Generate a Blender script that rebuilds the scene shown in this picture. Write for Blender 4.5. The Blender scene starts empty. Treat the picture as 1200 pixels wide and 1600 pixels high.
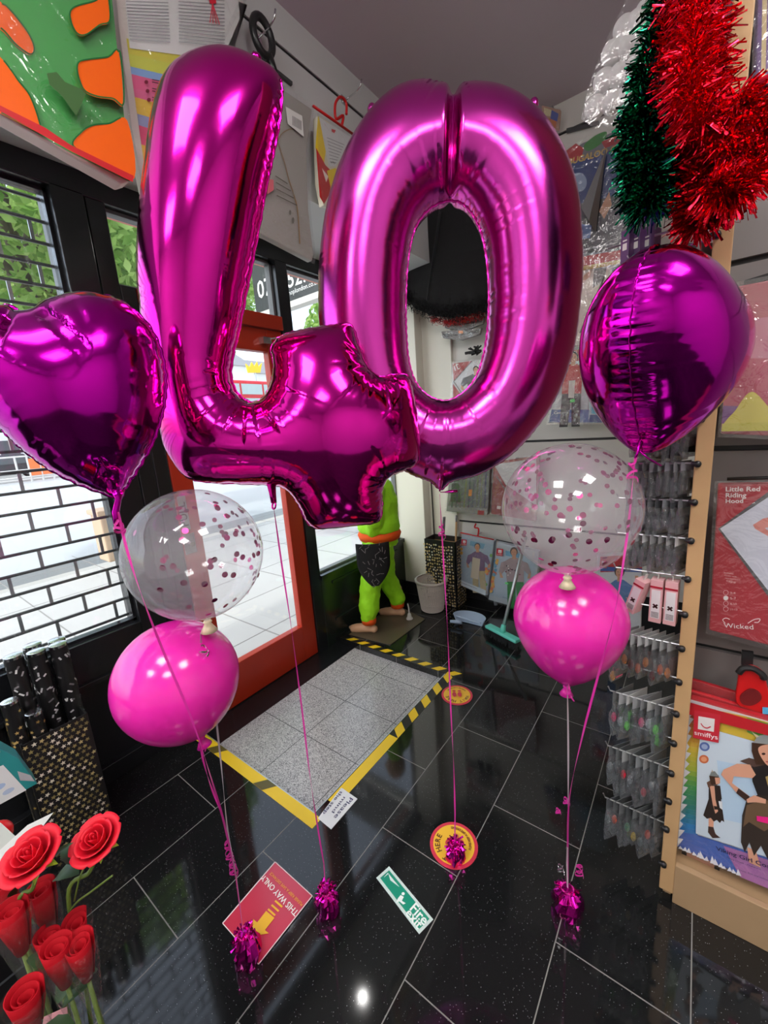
import bpy, bmesh, math, random
import numpy as np
from mathutils import Vector, Matrix, Euler
random.seed(7); rng = np.random.default_rng(7)
SC = bpy.context.scene
COL = SC.collection
PI = math.pi

# ------------------------------------------------------------------ camera (1200 x 1600 frame)
FPX, YAW, PITCH, ROLL, HC = 639.23, -0.657124628, 0.20626483, 0.0735592211, 1.45
CAM = np.array([0.0, 0.0, HC])
_f = np.array([math.sin(YAW)*math.cos(PITCH), math.cos(YAW)*math.cos(PITCH), -math.sin(PITCH)])
_r = np.cross(_f, [0, 0, 1.0]); _r /= np.linalg.norm(_r)
_d = np.cross(_f, _r)
_r2 = _r*math.cos(ROLL) + _d*math.sin(ROLL)
_d2 = _d*math.cos(ROLL) - _r*math.sin(ROLL)
def ray(px, py): return (px-600)/FPX*_r2 + (py-800)/FPX*_d2 + _f
def onz(px, py, z=0.0): d = ray(px, py); return CAM + d*(z-HC)/d[2]
def onx(px, py, x): d = ray(px, py); return CAM + d*x/d[0]
def ony(px, py, y): d = ray(px, py); return CAM + d*y/d[1]
def at(px, py, t): return CAM + ray(px, py)*t
def depth(P): return float(np.dot(np.array(P)-CAM, _f))
cd = bpy.data.cameras.new('camera'); cam = bpy.data.objects.new('camera', cd); COL.objects.link(cam)
cd.sensor_width = 36; cd.sensor_fit = 'AUTO'; cd.lens = FPX/1600*36; cd.clip_start = 0.02; cd.clip_end = 200
cam.matrix_world = Matrix(((_r2[0], -_d2[0], -_f[0], 0), (_r2[1], -_d2[1], -_f[1], 0), (_r2[2], -_d2[2], -_f[2], HC), (0, 0, 0, 1)))
SC.camera = cam

# ------------------------------------------------------------------ materials
def srgb(r, g, b):
    return tuple(((c/255)/12.92 if c/255 <= .04045 else ((c/255+.055)/1.055)**2.4) for c in (r, g, b))
MATS = {}
def newmat(name):
    m = bpy.data.materials.new(name); m.use_nodes = True; nt = m.node_tree
    for n in list(nt.nodes): nt.nodes.remove(n)
    out = nt.nodes.new('ShaderNodeOutputMaterial'); MATS[name] = m
    return m, nt, out
def pm(name, col, rough=.5, metal=0.0, spec=.5, bump=0, bscale=50, var=0, vscale=8, **kw):
    m, nt, out = newmat(name)
    b = nt.nodes.new('ShaderNodeBsdfPrincipled'); nt.links.new(b.outputs[0], out.inputs[0])
    c = col if len(col) == 3 else col[:3]
    b.inputs['Base Color'].default_value = (*c, 1); b.inputs['Roughness'].default_value = rough
    b.inputs['Metallic'].default_value = metal; b.inputs['Specular IOR Level'].default_value = spec
    for k, v in kw.items(): b.inputs[k].default_value = v
    if var or bump:
        tc = nt.nodes.new('ShaderNodeTexCoord')
    if var:
        n = nt.nodes.new('ShaderNodeTexNoise'); n.inputs['Scale'].default_value = vscale; n.inputs['Detail'].default_value = 4
        nt.links.new(tc.outputs['Object'], n.inputs['Vector'])
        mx = nt.nodes.new('ShaderNodeMix'); mx.data_type = 'RGBA'
        mx.inputs['A'].default_value = (*[max(0, x*(1-var)) for x in c], 1); mx.inputs['B'].default_value = (*[min(1, x*(1+var)) for x in c], 1)
        nt.links.new(n.outputs['Fac'], mx.inputs['Factor']); nt.links.new(mx.outputs['Result'], b.inputs['Base Color'])
    if bump:
        n2 = nt.nodes.new('ShaderNodeTexNoise'); n2.inputs['Scale'].default_value = bscale; n2.inputs['Detail'].default_value = 3
        nt.links.new(tc.outputs['Object'], n2.inputs['Vector'])
        bp = nt.nodes.new('ShaderNodeBump'); bp.inputs['Strength'].default_value = bump; bp.inputs['Distance'].default_value = .01
        nt.links.new(n2.outputs['Fac'], bp.inputs['Height']); nt.links.new(bp.outputs[0], b.inputs['Normal'])
    return m
def sheet(name, trans=.8, tint=(1, 1, 1), milk=(.9, .9, .92), rough=.08, bump=0, bscale=30, gl=.5):
    """thin clear film: transparent + a little milky body + fresnel gloss"""
    m, nt, out = newmat(name); L = nt.links.new
    tr = nt.nodes.new('ShaderNodeBsdfTransparent'); tr.inputs[0].default_value = (*tint, 1)
    df = nt.nodes.new('ShaderNodeBsdfDiffuse'); df.inputs[0].default_value = (*milk, 1)
    tl = nt.nodes.new('ShaderNodeBsdfTranslucent'); tl.inputs[0].default_value = (*milk, 1)
    gs = nt.nodes.new('ShaderNodeBsdfGlossy'); gs.inputs['Roughness'].default_value = rough
    a1 = nt.nodes.new('ShaderNodeMixShader'); a1.inputs[0].default_value = .5; L(df.outputs[0], a1.inputs[1]); L(tl.outputs[0], a1.inputs[2])
    a2 = nt.nodes.new('ShaderNodeMixShader'); a2.inputs[0].default_value = trans; L(a1.outputs[0], a2.inputs[1]); L(tr.outputs[0], a2.inputs[2])
    fr = nt.nodes.new('ShaderNodeLayerWeight'); fr.inputs[0].default_value = .5
    pw = nt.nodes.new('ShaderNodeMath'); pw.operation = 'POWER'; pw.inputs[1].default_value = 5; L(fr.outputs['Facing'], pw.inputs[0])
    mu = nt.nodes.new('ShaderNodeMath'); mu.operation = 'MULTIPLY_ADD'; mu.inputs[1].default_value = gl; mu.inputs[2].default_value = .055*gl*2; L(pw.outputs[0], mu.inputs[0])
    a3 = nt.nodes.new('ShaderNodeMixShader'); L(mu.outputs[0], a3.inputs[0]); L(a2.outputs[0], a3.inputs[1]); L(gs.outputs[0], a3.inputs[2])
    L(a3.outputs[0], out.inputs[0])
    if bump:
        tc = nt.nodes.new('ShaderNodeTexCoord'); n2 = nt.nodes.new('ShaderNodeTexNoise'); n2.inputs['Scale'].default_value = bscale; n2.inputs['Detail'].default_value = 3
        n2.inputs['Distortion'].default_value = 1.5
        L(tc.outputs['Object'], n2.inputs['Vector']); bp = nt.nodes.new('ShaderNodeBump'); bp.inputs['Strength'].default_value = bump; bp.inputs['Distance'].default_value = .02
        L(n2.outputs['Fac'], bp.inputs['Height']); L(bp.outputs[0], gs.inputs['Normal']); L(bp.outputs[0], fr.inputs['Normal'])
    return m
def emis(name, col, s):
    m, nt, out = newmat(name); e = nt.nodes.new('ShaderNodeEmission'); e.inputs[0].default_value = (*col, 1); e.inputs[1].default_value = s
    nt.links.new(e.outputs[0], out.inputs[0]); return m

foil = pm('foil_magenta', (.72, .012, .38), .10, 1.0, bump=.05, bscale=9)
foil0 = pm('foil_magenta_satin', (.70, .055, .47), .20, 1.0, bump=.05, bscale=9)
foilh = pm('foil_purple', (.55, .004, .42), .11, 1.0, bump=.05, bscale=9)
foilw = pm('foil_wrap', (.75, .012, .42), .16, 1.0)
latex = pm('latex_pink', (.86, .022, .42), .16, 0, .6, **{'Subsurface Weight': .25, 'Subsurface Radius': (.05, .01, .03), 'Subsurface Scale': .3})
latexc = pm('latex_cream', (.85, .72, .48), .3)
clearb = sheet('clear_latex', .82, (1, 1, 1), (.93, .93, .97), .04, gl=.55)
conf = pm('confetti_foil', (.40, .03, .16), .22, .9)
rib_p = pm('ribbon_pink', (.72, .03, .36), .3, 0, .6)
rib_s = pm('ribbon_silver', (.75, .62, .68), .3, .5)
silver = pm('silver_foil', (.8, .8, .82), .2, 1.0)
white_p = pm('white_paint', srgb(214, 212, 206), .55, var=.02)
wall_p = pm('bulkhead_paint', srgb(204, 206, 206), .5, var=.03, vscale=3)
pil_p = pm('pilaster_paint', srgb(226, 224, 212), .5)
slat_d = pm('slat_grey', srgb(120, 115, 114), .5, var=.04)
ceil_p = pm('ceiling_paint', srgb(206, 194, 204), .8, var=.03, vscale=2)
slot_m = pm('slot_black', (.012, .012, .013), .5)
black_p = pm('black_gloss_paint', (.010, .011, .013), .22, bump=.08, bscale=12)
black_m = pm('black_plastic', (.014, .014, .015), .35)
green_p = pm('dark_panel', (.012, .018, .016), .2)
red_p = pm('red_gloss_paint', srgb(168, 44, 22), .35, var=.06, bump=.05, bscale=30)
chrome = pm('chrome', (.75, .76, .78), .18, 1.0)
steel = pm('steel_wire', (.45, .46, .48), .3, 1.0)
alu = pm('aluminium', (.62, .66, .68), .35, .8)
wood = pm('pine_wood', srgb(196, 158, 112), .5, var=.10, vscale=14)
woodd = pm('raw_board', srgb(172, 142, 106), .6, var=.08, vscale=10)
kraft = pm('kraft_card', srgb(176, 132, 88), .7)
glass = sheet('window_glass', .985, (.97, .99, .985), (.8, .85, .85), .02, gl=.45)
plastic = sheet('clear_plastic', .972, (1, 1, 1), (.9, .9, .9), .09, bump=.45, bscale=16, gl=.6)
blister = sheet('clear_blister', .62, (.9, .92, .93), (.46, .48, .50), .10, bump=.7, bscale=55, gl=1.0)
skin = pm('mannequin_skin', srgb(222, 178, 140), .45)
neon = pm('neon_green_cloth', srgb(166, 246, 30), .7, bump=.5, bscale=26, var=.06, vscale=20)
orange_c = pm('orange_cloth', srgb(250, 96, 14), .75, bump=.3, bscale=60)
blackc = pm('black_cloth', (.005, .005, .006), .85, bump=.5, bscale=25)
redc = pm('red_fur', srgb(190, 20, 30), .8)
mint = pm('mint_plastic', srgb(112, 226, 204), .4)
bristle = pm('grey_bristle', srgb(70, 74, 76), .7)
bluepl = pm('pale_blue_plastic', srgb(168, 190, 214), .4)
basket_m = pm('cream_plastic', srgb(206, 198, 190), .5)
plate_m = pm('brown_plate', srgb(92, 84, 66), .3)
rose_m = pm('rose_red', srgb(214, 4, 38), .6, **{'Subsurface Weight': .15, 'Subsurface Radius': (.03, .004, .004), 'Subsurface Scale': .2})
felt_m = pm('bud_red', srgb(164, 3, 22), .75, spec=.2)
stem_m = pm('stem_green', srgb(104, 128, 52), .5)
leaf_m = pm('leaf_green', srgb(44, 76, 40), .5)
tin_r = pm('tinsel_red', (.80, .016, .045), .16, 1.0)
tin_g = pm('tinsel_green', (.01, .20, .10), .14, 1.0)
foam = pm('white_foam', (.86, .87, .86), .7)
pave_m = pm('paving', (.43, .425, .41), .8, var=.08, vscale=3)
road_m = pm('road', (.40, .42, .43), .8, var=.06, vscale=2)
bark_m = pm('bark', (.16, .12, .09), .9)
beige_m = pm('beige_cabinet', srgb(206, 176, 146), .6)
build_m = pm('pale_render', (.80, .79, .76), .8)
bus_m = pm('bus_red', srgb(200, 30, 40), .3)
car_m = pm('car_grey', srgb(60, 64, 68), .25)
tyre_m = pm('tyre', (.02, .02, .02), .7)
dglass = pm('dark_glass', (.10, .13, .14), .1)
yellow_m = pm('yellow_plastic', srgb(250, 206, 30), .5)
redpl = pm('red_plastic', srgb(206, 28, 30), .3)
frame_g = pm('frame_grey', (.14, .145, .15), .4)
signg = pm('sign_grey', srgb(52, 56, 60), .5)
def leafmat():
    m, nt, out = newmat('tree_leaf'); L = nt.links.new
    oi = nt.nodes.new('ShaderNodeNewGeometry')
    cr = nt.nodes.new('ShaderNodeValToRGB'); cr.color_ramp.elements[0].color = (.20, .38, .07, 1); cr.color_ramp.elements[1].color = (.62, .80, .28, 1)
    L(oi.outputs['Random Per Island'], cr.inputs[0])
    d = nt.nodes.new('ShaderNodeBsdfDiffuse'); t = nt.nodes.new('ShaderNodeBsdfTranslucent'); mx = nt.nodes.new('ShaderNodeMixShader'); mx.inputs[0].default_value = .55
    L(cr.outputs[0], d.inputs[0]); L(cr.outputs[0], t.inputs[0]); L(d.outputs[0], mx.inputs[1]); L(t.outputs[0], mx.inputs[2]); L(mx.outputs[0], out.inputs[0])
    return m
tleaf = leafmat()
def printmat(name, rough, spec=.5):
    m, nt, out = newmat(name)
    b = nt.nodes.new('ShaderNodeBsdfPrincipled'); b.inputs['Roughness'].default_value = rough; b.inputs['Specular IOR Level'].default_value = spec
    a = nt.nodes.new('ShaderNodeAttribute'); a.attribute_name = 'Col'
    nt.links.new(a.outputs['Color'], b.inputs['Base Color']); nt.links.new(b.outputs[0], out.inputs[0]); return m
printm = printmat('print', .35)
printg = printmat('gloss_print', .18)
def granite_floor():
    m, nt, out = newmat('black_granite_tile'); L = nt.links.new; N = nt.nodes.new
    b = N('ShaderNodeBsdfPrincipled'); L(b.outputs[0], out.inputs[0])
    tc = N('ShaderNodeTexCoord'); sp = N('ShaderNodeSeparateXYZ'); L(tc.outputs['Object'], sp.inputs[0])
    ax = N('ShaderNodeMath'); ax.operation = 'ADD'; ax.inputs[1].default_value = -(.93+.307)+.614*20
    ay = N('ShaderNodeMath'); ay.operation = 'ADD'; ay.inputs[1].default_value = .8326+.305*20
    L(sp.outputs['Y'], ax.inputs[0]); L(sp.outputs['X'], ay.inputs[0])
    cb = N('ShaderNodeCombineXYZ'); L(ax.outputs[0], cb.inputs[0]); L(ay.outputs[0], cb.inputs[1])
    br = N('ShaderNodeTexBrick'); br.offset = .5; br.offset_frequency = 2
    br.inputs['Scale'].default_value = 1; br.inputs['Brick Width'].default_value = .614; br.inputs['Row Height'].default_value = .305
    br.inputs['Mortar Size'].default_value = .0016; br.inputs['Mortar Smooth'].default_value = .1
    br.inputs['Color1'].default_value = (0, 0, 0, 1); br.inputs['Color2'].default_value = (1, 1, 1, 1); br.inputs['Mortar'].default_value = (0, 0, 0, 1)
    L(cb.outputs[0], br.inputs['Vector'])
    vo = N('ShaderNodeTexVoronoi'); vo.inputs['Scale'].default_value = 240; L(tc.outputs['Object'], vo.inputs['Vector'])
    cr = N('ShaderNodeValToRGB'); cr.color_ramp.elements[0].position = .0; cr.color_ramp.elements[0].color = (.55, .58, .60, 1); cr.color_ramp.elements[1].position = .22; cr.color_ramp.elements[1].color = (.009, .0098, .0102, 1)
    # only some cells glint
    sc = N('ShaderNodeSeparateColor'); L(vo.outputs['Color'], sc.inputs[0])
    gt = N('ShaderNodeMath'); gt.operation = 'GREATER_THAN'; gt.inputs[1].default_value = .84; L(sc.outputs[0], gt.inputs[0])
    L(vo.outputs['Distance'], cr.inputs[0])
    mx = N('ShaderNodeMix'); mx.data_type = 'RGBA'; mx.inputs['A'].default_value = (.010, .0108, .0112, 1); L(gt.outputs[0], mx.inputs['Factor']); L(cr.outputs[0], mx.inputs['B'])
    mm = N('ShaderNodeMix'); mm.data_type = 'RGBA'; mm.inputs['B'].default_value = (.22, .215, .20, 1)
    L(br.outputs['Fac'], mm.inputs['Factor']); L(mx.outputs['Result'], mm.inputs['A']); L(mm.outputs['Result'], b.inputs['Base Color'])
    no = N('ShaderNodeTexNoise'); no.inputs['Scale'].default_value = 7; no.inputs['Detail'].default_value = 5; L(tc.outputs['Object'], no.inputs['Vector'])
    mr = N('ShaderNodeMapRange'); mr.inputs['To Min'].default_value = .025; mr.inputs['To Max'].default_value = .10; L(no.outputs['Fac'], mr.inputs['Value'])
    rm = N('ShaderNodeMix'); rm.data_type = 'FLOAT'; L(br.outputs['Fac'], rm.inputs['Factor']); L(mr.outputs['Result'], rm.inputs['A']); rm.inputs['B'].default_value = .7
    L(rm.outputs['Result'], b.inputs['Roughness']); b.inputs['Specular IOR Level'].default_value = .55
    return m
floor_m = granite_floor()
def granite_grey():
    m, nt, out = newmat('grey_granite_tile'); L = nt.links.new; N = nt.nodes.new
    b = N('ShaderNodeBsdfPrincipled'); L(b.outputs[0], out.inputs[0]); tc = N('ShaderNodeTexCoord')
    sp = N('ShaderNodeSeparateXYZ'); L(tc.outputs['Object'], sp.inputs[0])
    ax = N('ShaderNodeMath'); ax.operation = 'ADD'; ax.inputs[1].default_value = -1.130+.302*20
    ay = N('ShaderNodeMath'); ay.operation = 'ADD'; ay.inputs[1].default_value = 1.476+.333*20
    L(sp.outputs['Y'], ax.inputs[0]); L(sp.outputs['X'], ay.inputs[0])
    cb = N('ShaderNodeCombineXYZ'); L(ax.outputs[0], cb.inputs[0]); L(ay.outputs[0], cb.inputs[1])
    br = N('ShaderNodeTexBrick'); br.offset = 0; br.inputs['Scale'].default_value = 1; br.inputs['Brick Width'].default_value = .302; br.inputs['Row Height'].default_value = .333
    br.inputs['Mortar Size'].default_value = .002; br.inputs['Mortar Smooth'].default_value = .1; L(cb.outputs[0], br.inputs['Vector'])
    vo = N('ShaderNodeTexVoronoi'); vo.inputs['Scale'].default_value = 330; L(tc.outputs['Object'], vo.inputs['Vector'])
    sc = N('ShaderNodeSeparateColor'); L(vo.outputs['Color'], sc.inputs[0])
    cr = N('ShaderNodeValToRGB'); e = cr.color_ramp.elements; e[0].color = (.12, .12, .125, 1); e[1].color = (.66, .66, .65, 1)
    e.new(.25).color = (.30, .30, .30, 1); e.new(.6).color = (.46, .46, .455, 1); L(sc.outputs[0], cr.inputs[0])
    mm = N('ShaderNodeMix'); mm.data_type = 'RGBA'; mm.inputs['B'].default_value = (.10, .10, .10, 1)
    L(br.outputs['Fac'], mm.inputs['Factor']); L(cr.outputs[0], mm.inputs['A']); L(mm.outputs['Result'], b.inputs['Base Color'])
    b.inputs['Roughness'].default_value = .22; b.inputs['Specular IOR Level'].default_value = .5
    return m
mat_m = granite_grey()

# ------------------------------------------------------------------ mesh building
def tov(p): return Vector((float(p[0]), float(p[1]), float(p[2])))
class MB:
    def __init__(s): s.v = []; s.f = []; s.c = []; s.m = []; s.cc = (1, 1, 1); s.mi = 0
    def add(s, vs, fs):
        o = len(s.v); s.v += [tuple(float(x) for x in p) for p in vs]
        for f in fs: s.f.append(tuple(i+o for i in f)); s.c.append(s.cc); s.m.append(s.mi)
        return s
    def box(s, c, size, rot=None):
        x, y, z = [a/2 for a in size]; M = rot if rot is not None else Matrix.Identity(3)
        if isinstance(M, (int, float)): M = Matrix.Rotation(M, 3, 'Z')
        vs = [Vector(c)+M@Vector((a*x, b*y, d*z)) for a in (-1, 1) for b in (-1, 1) for d in (-1, 1)]
        return s.add(vs, [(0, 1, 3, 2), (4, 6, 7, 5), (0, 4, 5, 1), (2, 3, 7, 6), (0, 2, 6, 4), (1, 5, 7, 3)])
    def b2(s, lo, hi): return s.box([(a+b)/2 for a, b in zip(lo, hi)], [abs(b-a) for a, b in zip(lo, hi)])
    def tube(s, pts, r, n=8, cap=True, flat=1.0):
        P = [tov(p) for p in pts]; R = r if isinstance(r, (list, tuple)) else [r]*len(P)
        up = None; rings = []
        for i, p in enumerate(P):
            t = (P[min(i+1, len(P)-1)]-P[max(i-1, 0)]).normalized()
            if up is None:
                up = Vector((0, 0, 1)) if abs(t.z) < .9 else Vector((1, 0, 0))
            a = t.cross(up)
            if a.length < 1e-6: a = t.orthogonal()
            a.normalize(); b = a.cross(t).normalized(); up = b
            rings.append([p+a*math.cos(2*PI*k/n)*R[i]+b*math.sin(2*PI*k/n)*R[i]*flat for k in range(n)])
        vs = [q for rg in rings for q in rg]; fs = []
        for i in range(len(P)-1):
            for k in range(n): fs.append((i*n+k, i*n+(k+1) % n, (i+1)*n+(k+1) % n, (i+1)*n+k))
        if cap: fs.append(tuple(range(n-1, -1, -1))); fs.append(tuple((len(P)-1)*n+k for k in range(n)))
        return s.add(vs, fs)
    def lathe(s, prof, n=32, M=None, cap=True):
        M = M or Matrix.Identity(4); vs = []; fs = []
        for r, z in prof:
            for k in range(n): vs.append(M@Vector((r*math.cos(2*PI*k/n), r*math.sin(2*PI*k/n), z)))
        for i in range(len(prof)-1):
            for k in range(n): fs.append((i*n+k, i*n+(k+1) % n, (i+1)*n+(k+1) % n, (i+1)*n+k))
        if cap:
            fs.append(tuple(range(n-1, -1, -1))); fs.append(tuple((len(prof)-1)*n+k for k in range(n)))
        return s.add(vs, fs)
    def ell(s, c, rad, M=None, n=16, m=10):
        M = M or Matrix.Identity(3); vs = []; fs = []
        for i in range(m+1):
            th = PI*i/m
            for k in range(n):
                vs.append(tov(c)+M@Vector((rad[0]*math.sin(th)*math.cos(2*PI*k/n), rad[1]*math.sin(th)*math.sin(2*PI*k/n), rad[2]*math.cos(th))))
        for i in range(m):
            for k in range(n): fs.append((i*n+k, (i+1)*n+k, (i+1)*n+(k+1) % n, i*n+(k+1) % n))
        return s.add(vs, fs)
    def prism(s, poly, d):
        """closed 3-D planar polygon extruded along vector d"""
        n = len(poly); a = [tov(p) for p in poly]; b = [p+tov(d) for p in a]
        return s.add(a+b, [tuple(range(n)), tuple(range(2*n-1, n-1, -1))]+[(i, i+n, (i+1) % n+n, (i+1) % n) for i in range(n)])
    def ribbon(s, pts, w, th=.0004, side=None, twist=0.0, ph=0.0):
        P = [tov(p) for p in pts]; vs = []; fs = []
        for i, p in enumerate(P):
            t = (P[min(i+1, len(P)-1)]-P[max(i-1, 0)]).normalized()
            a = t.cross(Vector((.3, .9, .1)) if side is None else tov(side)); a = a.normalized() if a.length > 1e-6 else t.orthogonal().normalized()
            b = t.cross(a); an = ph+twist*i/max(1, len(P)-1); d = a*math.cos(an)+b*math.sin(an); e = t.cross(d)*th/2
            d = d*w/2
            vs += [p-d-e, p+d-e, p+d+e, p-d+e]
        for i in range(len(P)-1):
            for k in range(4): fs.append((4*i+k, 4*i+(k+1) % 4, 4*i+4+(k+1) % 4, 4*i+4+k))
        fs += [(3, 2, 1, 0), tuple(4*(len(P)-1)+k for k in range(4))]
        return s.add(vs, fs)
    def build(s, name, mat, parent=None, smooth=False, bevel=0, world=True, weld=0, fixn=True, sub=0, rem=0, label=None, angle=None):
        me = bpy.data.meshes.new(name)
        v = s.v
        if parent is not None and world:
            Mi = ROOTM[parent.name].inverted(); v = [Mi@Vector(p) for p in v]
        me.from_pydata(v, [], s.f)
        mats = mat if isinstance(mat, (list, tuple)) else [mat]
        for m_ in mats: me.materials.append(m_)
        if len(mats) > 1: me.polygons.foreach_set('material_index', s.m)
        ca = me.color_attributes.new('Col', 'FLOAT_COLOR', 'CORNER')
        data = np.ones((len(me.loops), 4), dtype=np.float32); i = 0
        tot = np.array([len(f) for f in s.f]); data[:, :3] = np.repeat(np.array(s.c, dtype=np.float32).reshape(-1, 3), tot, axis=0)
        ca.data.foreach_set('color', data.ravel())
        if fixn or weld:
            bm = bmesh.new(); bm.from_mesh(me)
            if weld: bmesh.ops.remove_doubles(bm, verts=bm.verts, dist=weld)
            if fixn: bmesh.ops.recalc_face_normals(bm, faces=bm.faces)
            bm.to_mesh(me); bm.free()
        o = bpy.data.objects.new(name, me); COL.objects.link(o)
        if smooth: me.polygons.foreach_set('use_smooth', [True]*len(me.polygons))
        if smooth and angle: me.set_sharp_from_angle(angle=angle)
        if rem:
            r = o.modifiers.new('r', 'REMESH'); r.mode = 'VOXEL'; r.voxel_size = rem; r.use_smooth_shade = True
            sm = o.modifiers.new('s', 'SMOOTH'); sm.factor = .5; sm.iterations = 6
        if bevel:
            b = o.modifiers.new('b', 'BEVEL'); b.width = bevel; b.segments = 2; b.limit_method = 'ANGLE'
        if sub:
            b = o.modifiers.new('u', 'SUBSURF'); b.levels = sub; b.render_levels = sub
        if parent is not None: o.parent = parent
        ROOTM[o.name] = ROOTM[parent.name] if (parent is not None and world) else Matrix.Identity(4)
        if label: o['label'] = label
        return o
ROOTM = {}
def tag(o, label, cat, group=None, kind=None):
    if label: o['label'] = label
    if cat: o['category'] = cat
    if group: o['group'] = group
    if kind: o['kind'] = kind
    return o
def thing(name, label, cat, loc=(0, 0, 0), rz=0.0, group=None):
    o = bpy.data.objects.new(name, None); COL.objects.link(o); o.empty_display_size = .05
    o.location = tov(loc); o.rotation_euler = (0, 0, rz)
    ROOTM[o.name] = Matrix.Translation(tov(loc))@Matrix.Rotation(rz, 4, 'Z')
    return tag(o, label, cat, group)
def solo(mb, name, mat, label, cat, group=None, kind=None, **k):
    """a thing that is one mesh: origin moved to the middle of its base"""
    V = np.array(mb.v); b = np.array([(V[:, 0].min()+V[:, 0].max())/2, (V[:, 1].min()+V[:, 1].max())/2, V[:, 2].min()])
    mb.v = [tuple(p) for p in V-b]; o = mb.build(name, mat, **k); o.location = b
    ROOTM[o.name] = Matrix.Translation(tov(b)); return tag(o, label, cat, group, kind)
def struct(name, mb, mat, **k):
    o = mb.build(name, mat, **k); o['kind'] = 'structure'; return o
def dup(root, loc, rz=None, label=None, group=None):
    r = root.copy(); COL.objects.link(r); r.location = tov(loc)
    if rz is not None: r.rotation_euler = (0, 0, rz)
    if label: r['label'] = label
    if group: r['group'] = group
    def rec(a, b):
        for ch in list(a.children):
            c = ch.copy(); COL.objects.link(c); c.parent = b; rec(ch, c)
    rec(root, r)
    return r

def cat_rom(pts, n=8, closed=True):
    P = np.array(pts, float); N = len(P); out = []
    rngi = range(N) if closed else range(N-1)
    for i in rngi:
        if closed: a, b, c, d = P[(i-1) % N], P[i], P[(i+1) % N], P[(i+2) % N]
        else: a, b, c, d = P[max(i-1, 0)], P[i], P[i+1], P[min(i+2, N-1)]
        for k in range(n):
            t = k/n; out.append(.5*((2*b)+(-a+c)*t+(2*a-5*b+4*c-d)*t*t+(-a+3*b-3*c+d)*t**3))
    if not closed: out.append(P[-1])
    return np.array(out)

# ------------------------------------------------------------------ text
_TX = {}
def text2d(s, bold=0.0):
    k = (s, bold)
    if k not in _TX:
        cu = bpy.data.curves.new('t', 'FONT'); cu.body = s; cu.offset = bold; cu.resolution_u = 2
        ob = bpy.data.objects.new('t', cu); me = bpy.data.meshes.new_from_object(ob)
        v = np.array([(a.co.x, a.co.y) for a in me.vertices]) if len(me.vertices) else np.zeros((0, 2)); f = [tuple(p.vertices) for p in me.polygons]
        bpy.data.objects.remove(ob); bpy.data.curves.remove(cu); bpy.data.meshes.remove(me); _TX[k] = (v, f)
    return _TX[k]

class Pic(MB):
    """flat printing on a plane; shapes may be given where the photo shows them (ray-plane) or in metres"""
    def __init__(s, P0, N, step=.0004):
        super().__init__(); s.P0 = np.array(P0, float); s.N = np.array(N, float)/np.linalg.norm(N); s.off = step; s.step = step
    def w(s, px, py, off=0.0):
        d = ray(px, py); t = np.dot(s.P0-CAM, s.N)/np.dot(d, s.N); return CAM+d*t+s.N*off
    def poly(s, pts, col, smooth=0):
        s.cc = srgb(*col)
        if smooth: pts = cat_rom(pts, smooth)
        s.off += s.step*.25
        s.add([s.w(x, y, s.off) for x, y in pts], [tuple(range(len(pts)))]); return s
    def ell2(s, cx, cy, rx, ry, col, rot=0, n=20):
        c, q = math.cos(rot), math.sin(rot)
        return s.poly([(cx+rx*math.cos(a)*c-ry*math.sin(a)*q, cy+rx*math.cos(a)*q+ry*math.sin(a)*c) for a in [2*PI*i/n for i in range(n)]], col)
    def line(s, p, q, wd, col):
        dx, dy = q[0]-p[0], q[1]-p[1]; l = math.hypot(dx, dy) or 1; nx, ny = -dy/l*wd/2, dx/l*wd/2
        return s.poly([(p[0]+nx, p[1]+ny), (q[0]+nx, q[1]+ny), (q[0]-nx, q[1]-ny), (p[0]-nx, p[1]-ny)], col)
    def text(s, txt, p, q, col, bold=0.0, asp=1.0):
        """baseline from pixel p to pixel q"""
        A, B = s.w(*p), s.w(*q); R = B-A; L = np.linalg.norm(R); R = R/L; U = np.cross(s.N, R)
        return s.text3(txt, A, R, U, L, col, bold, asp)
    def text3(s, txt, A, R, U, L, col, bold=0.0, asp=1.0):
        v, f = text2d(txt, bold)
        if not len(v): return s
        x0, x1 = v[:, 0].min(), v[:, 0].max(); k = L/(x1-x0); s.cc = srgb(*col); s.off += s.step*.25
        s.add([A+R*(a-x0)*k+U*b*k*asp+s.N*s.off for a, b in v], f); return s
    def poly3(s, pts, col):
        s.cc = srgb(*col); s.off += s.step*.25
        s.add([np.array(p)+s.N*s.off for p in pts], [tuple(range(len(pts)))]); return s
    def disc3(s, C, r, col, n=40):
        R, U = frame(s.N); return s.poly3([C+r*(R*math.cos(a)+U*math.sin(a)) for a in [2*PI*i/n for i in range(n)]], col)
    def done(s, name, parent, mat=None, label=None):
        if not s.f: return None
        return s.build(name, mat or printm, parent, fixn=False, label=label)
def frame(N):
    N = np.array(N, float); R = np.cross([0, 0, 1.0], N)
    if np.linalg.norm(R) < 1e-6: R = np.array([1.0, 0, 0])
    R /= np.linalg.norm(R); return R, np.cross(N, R)

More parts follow.
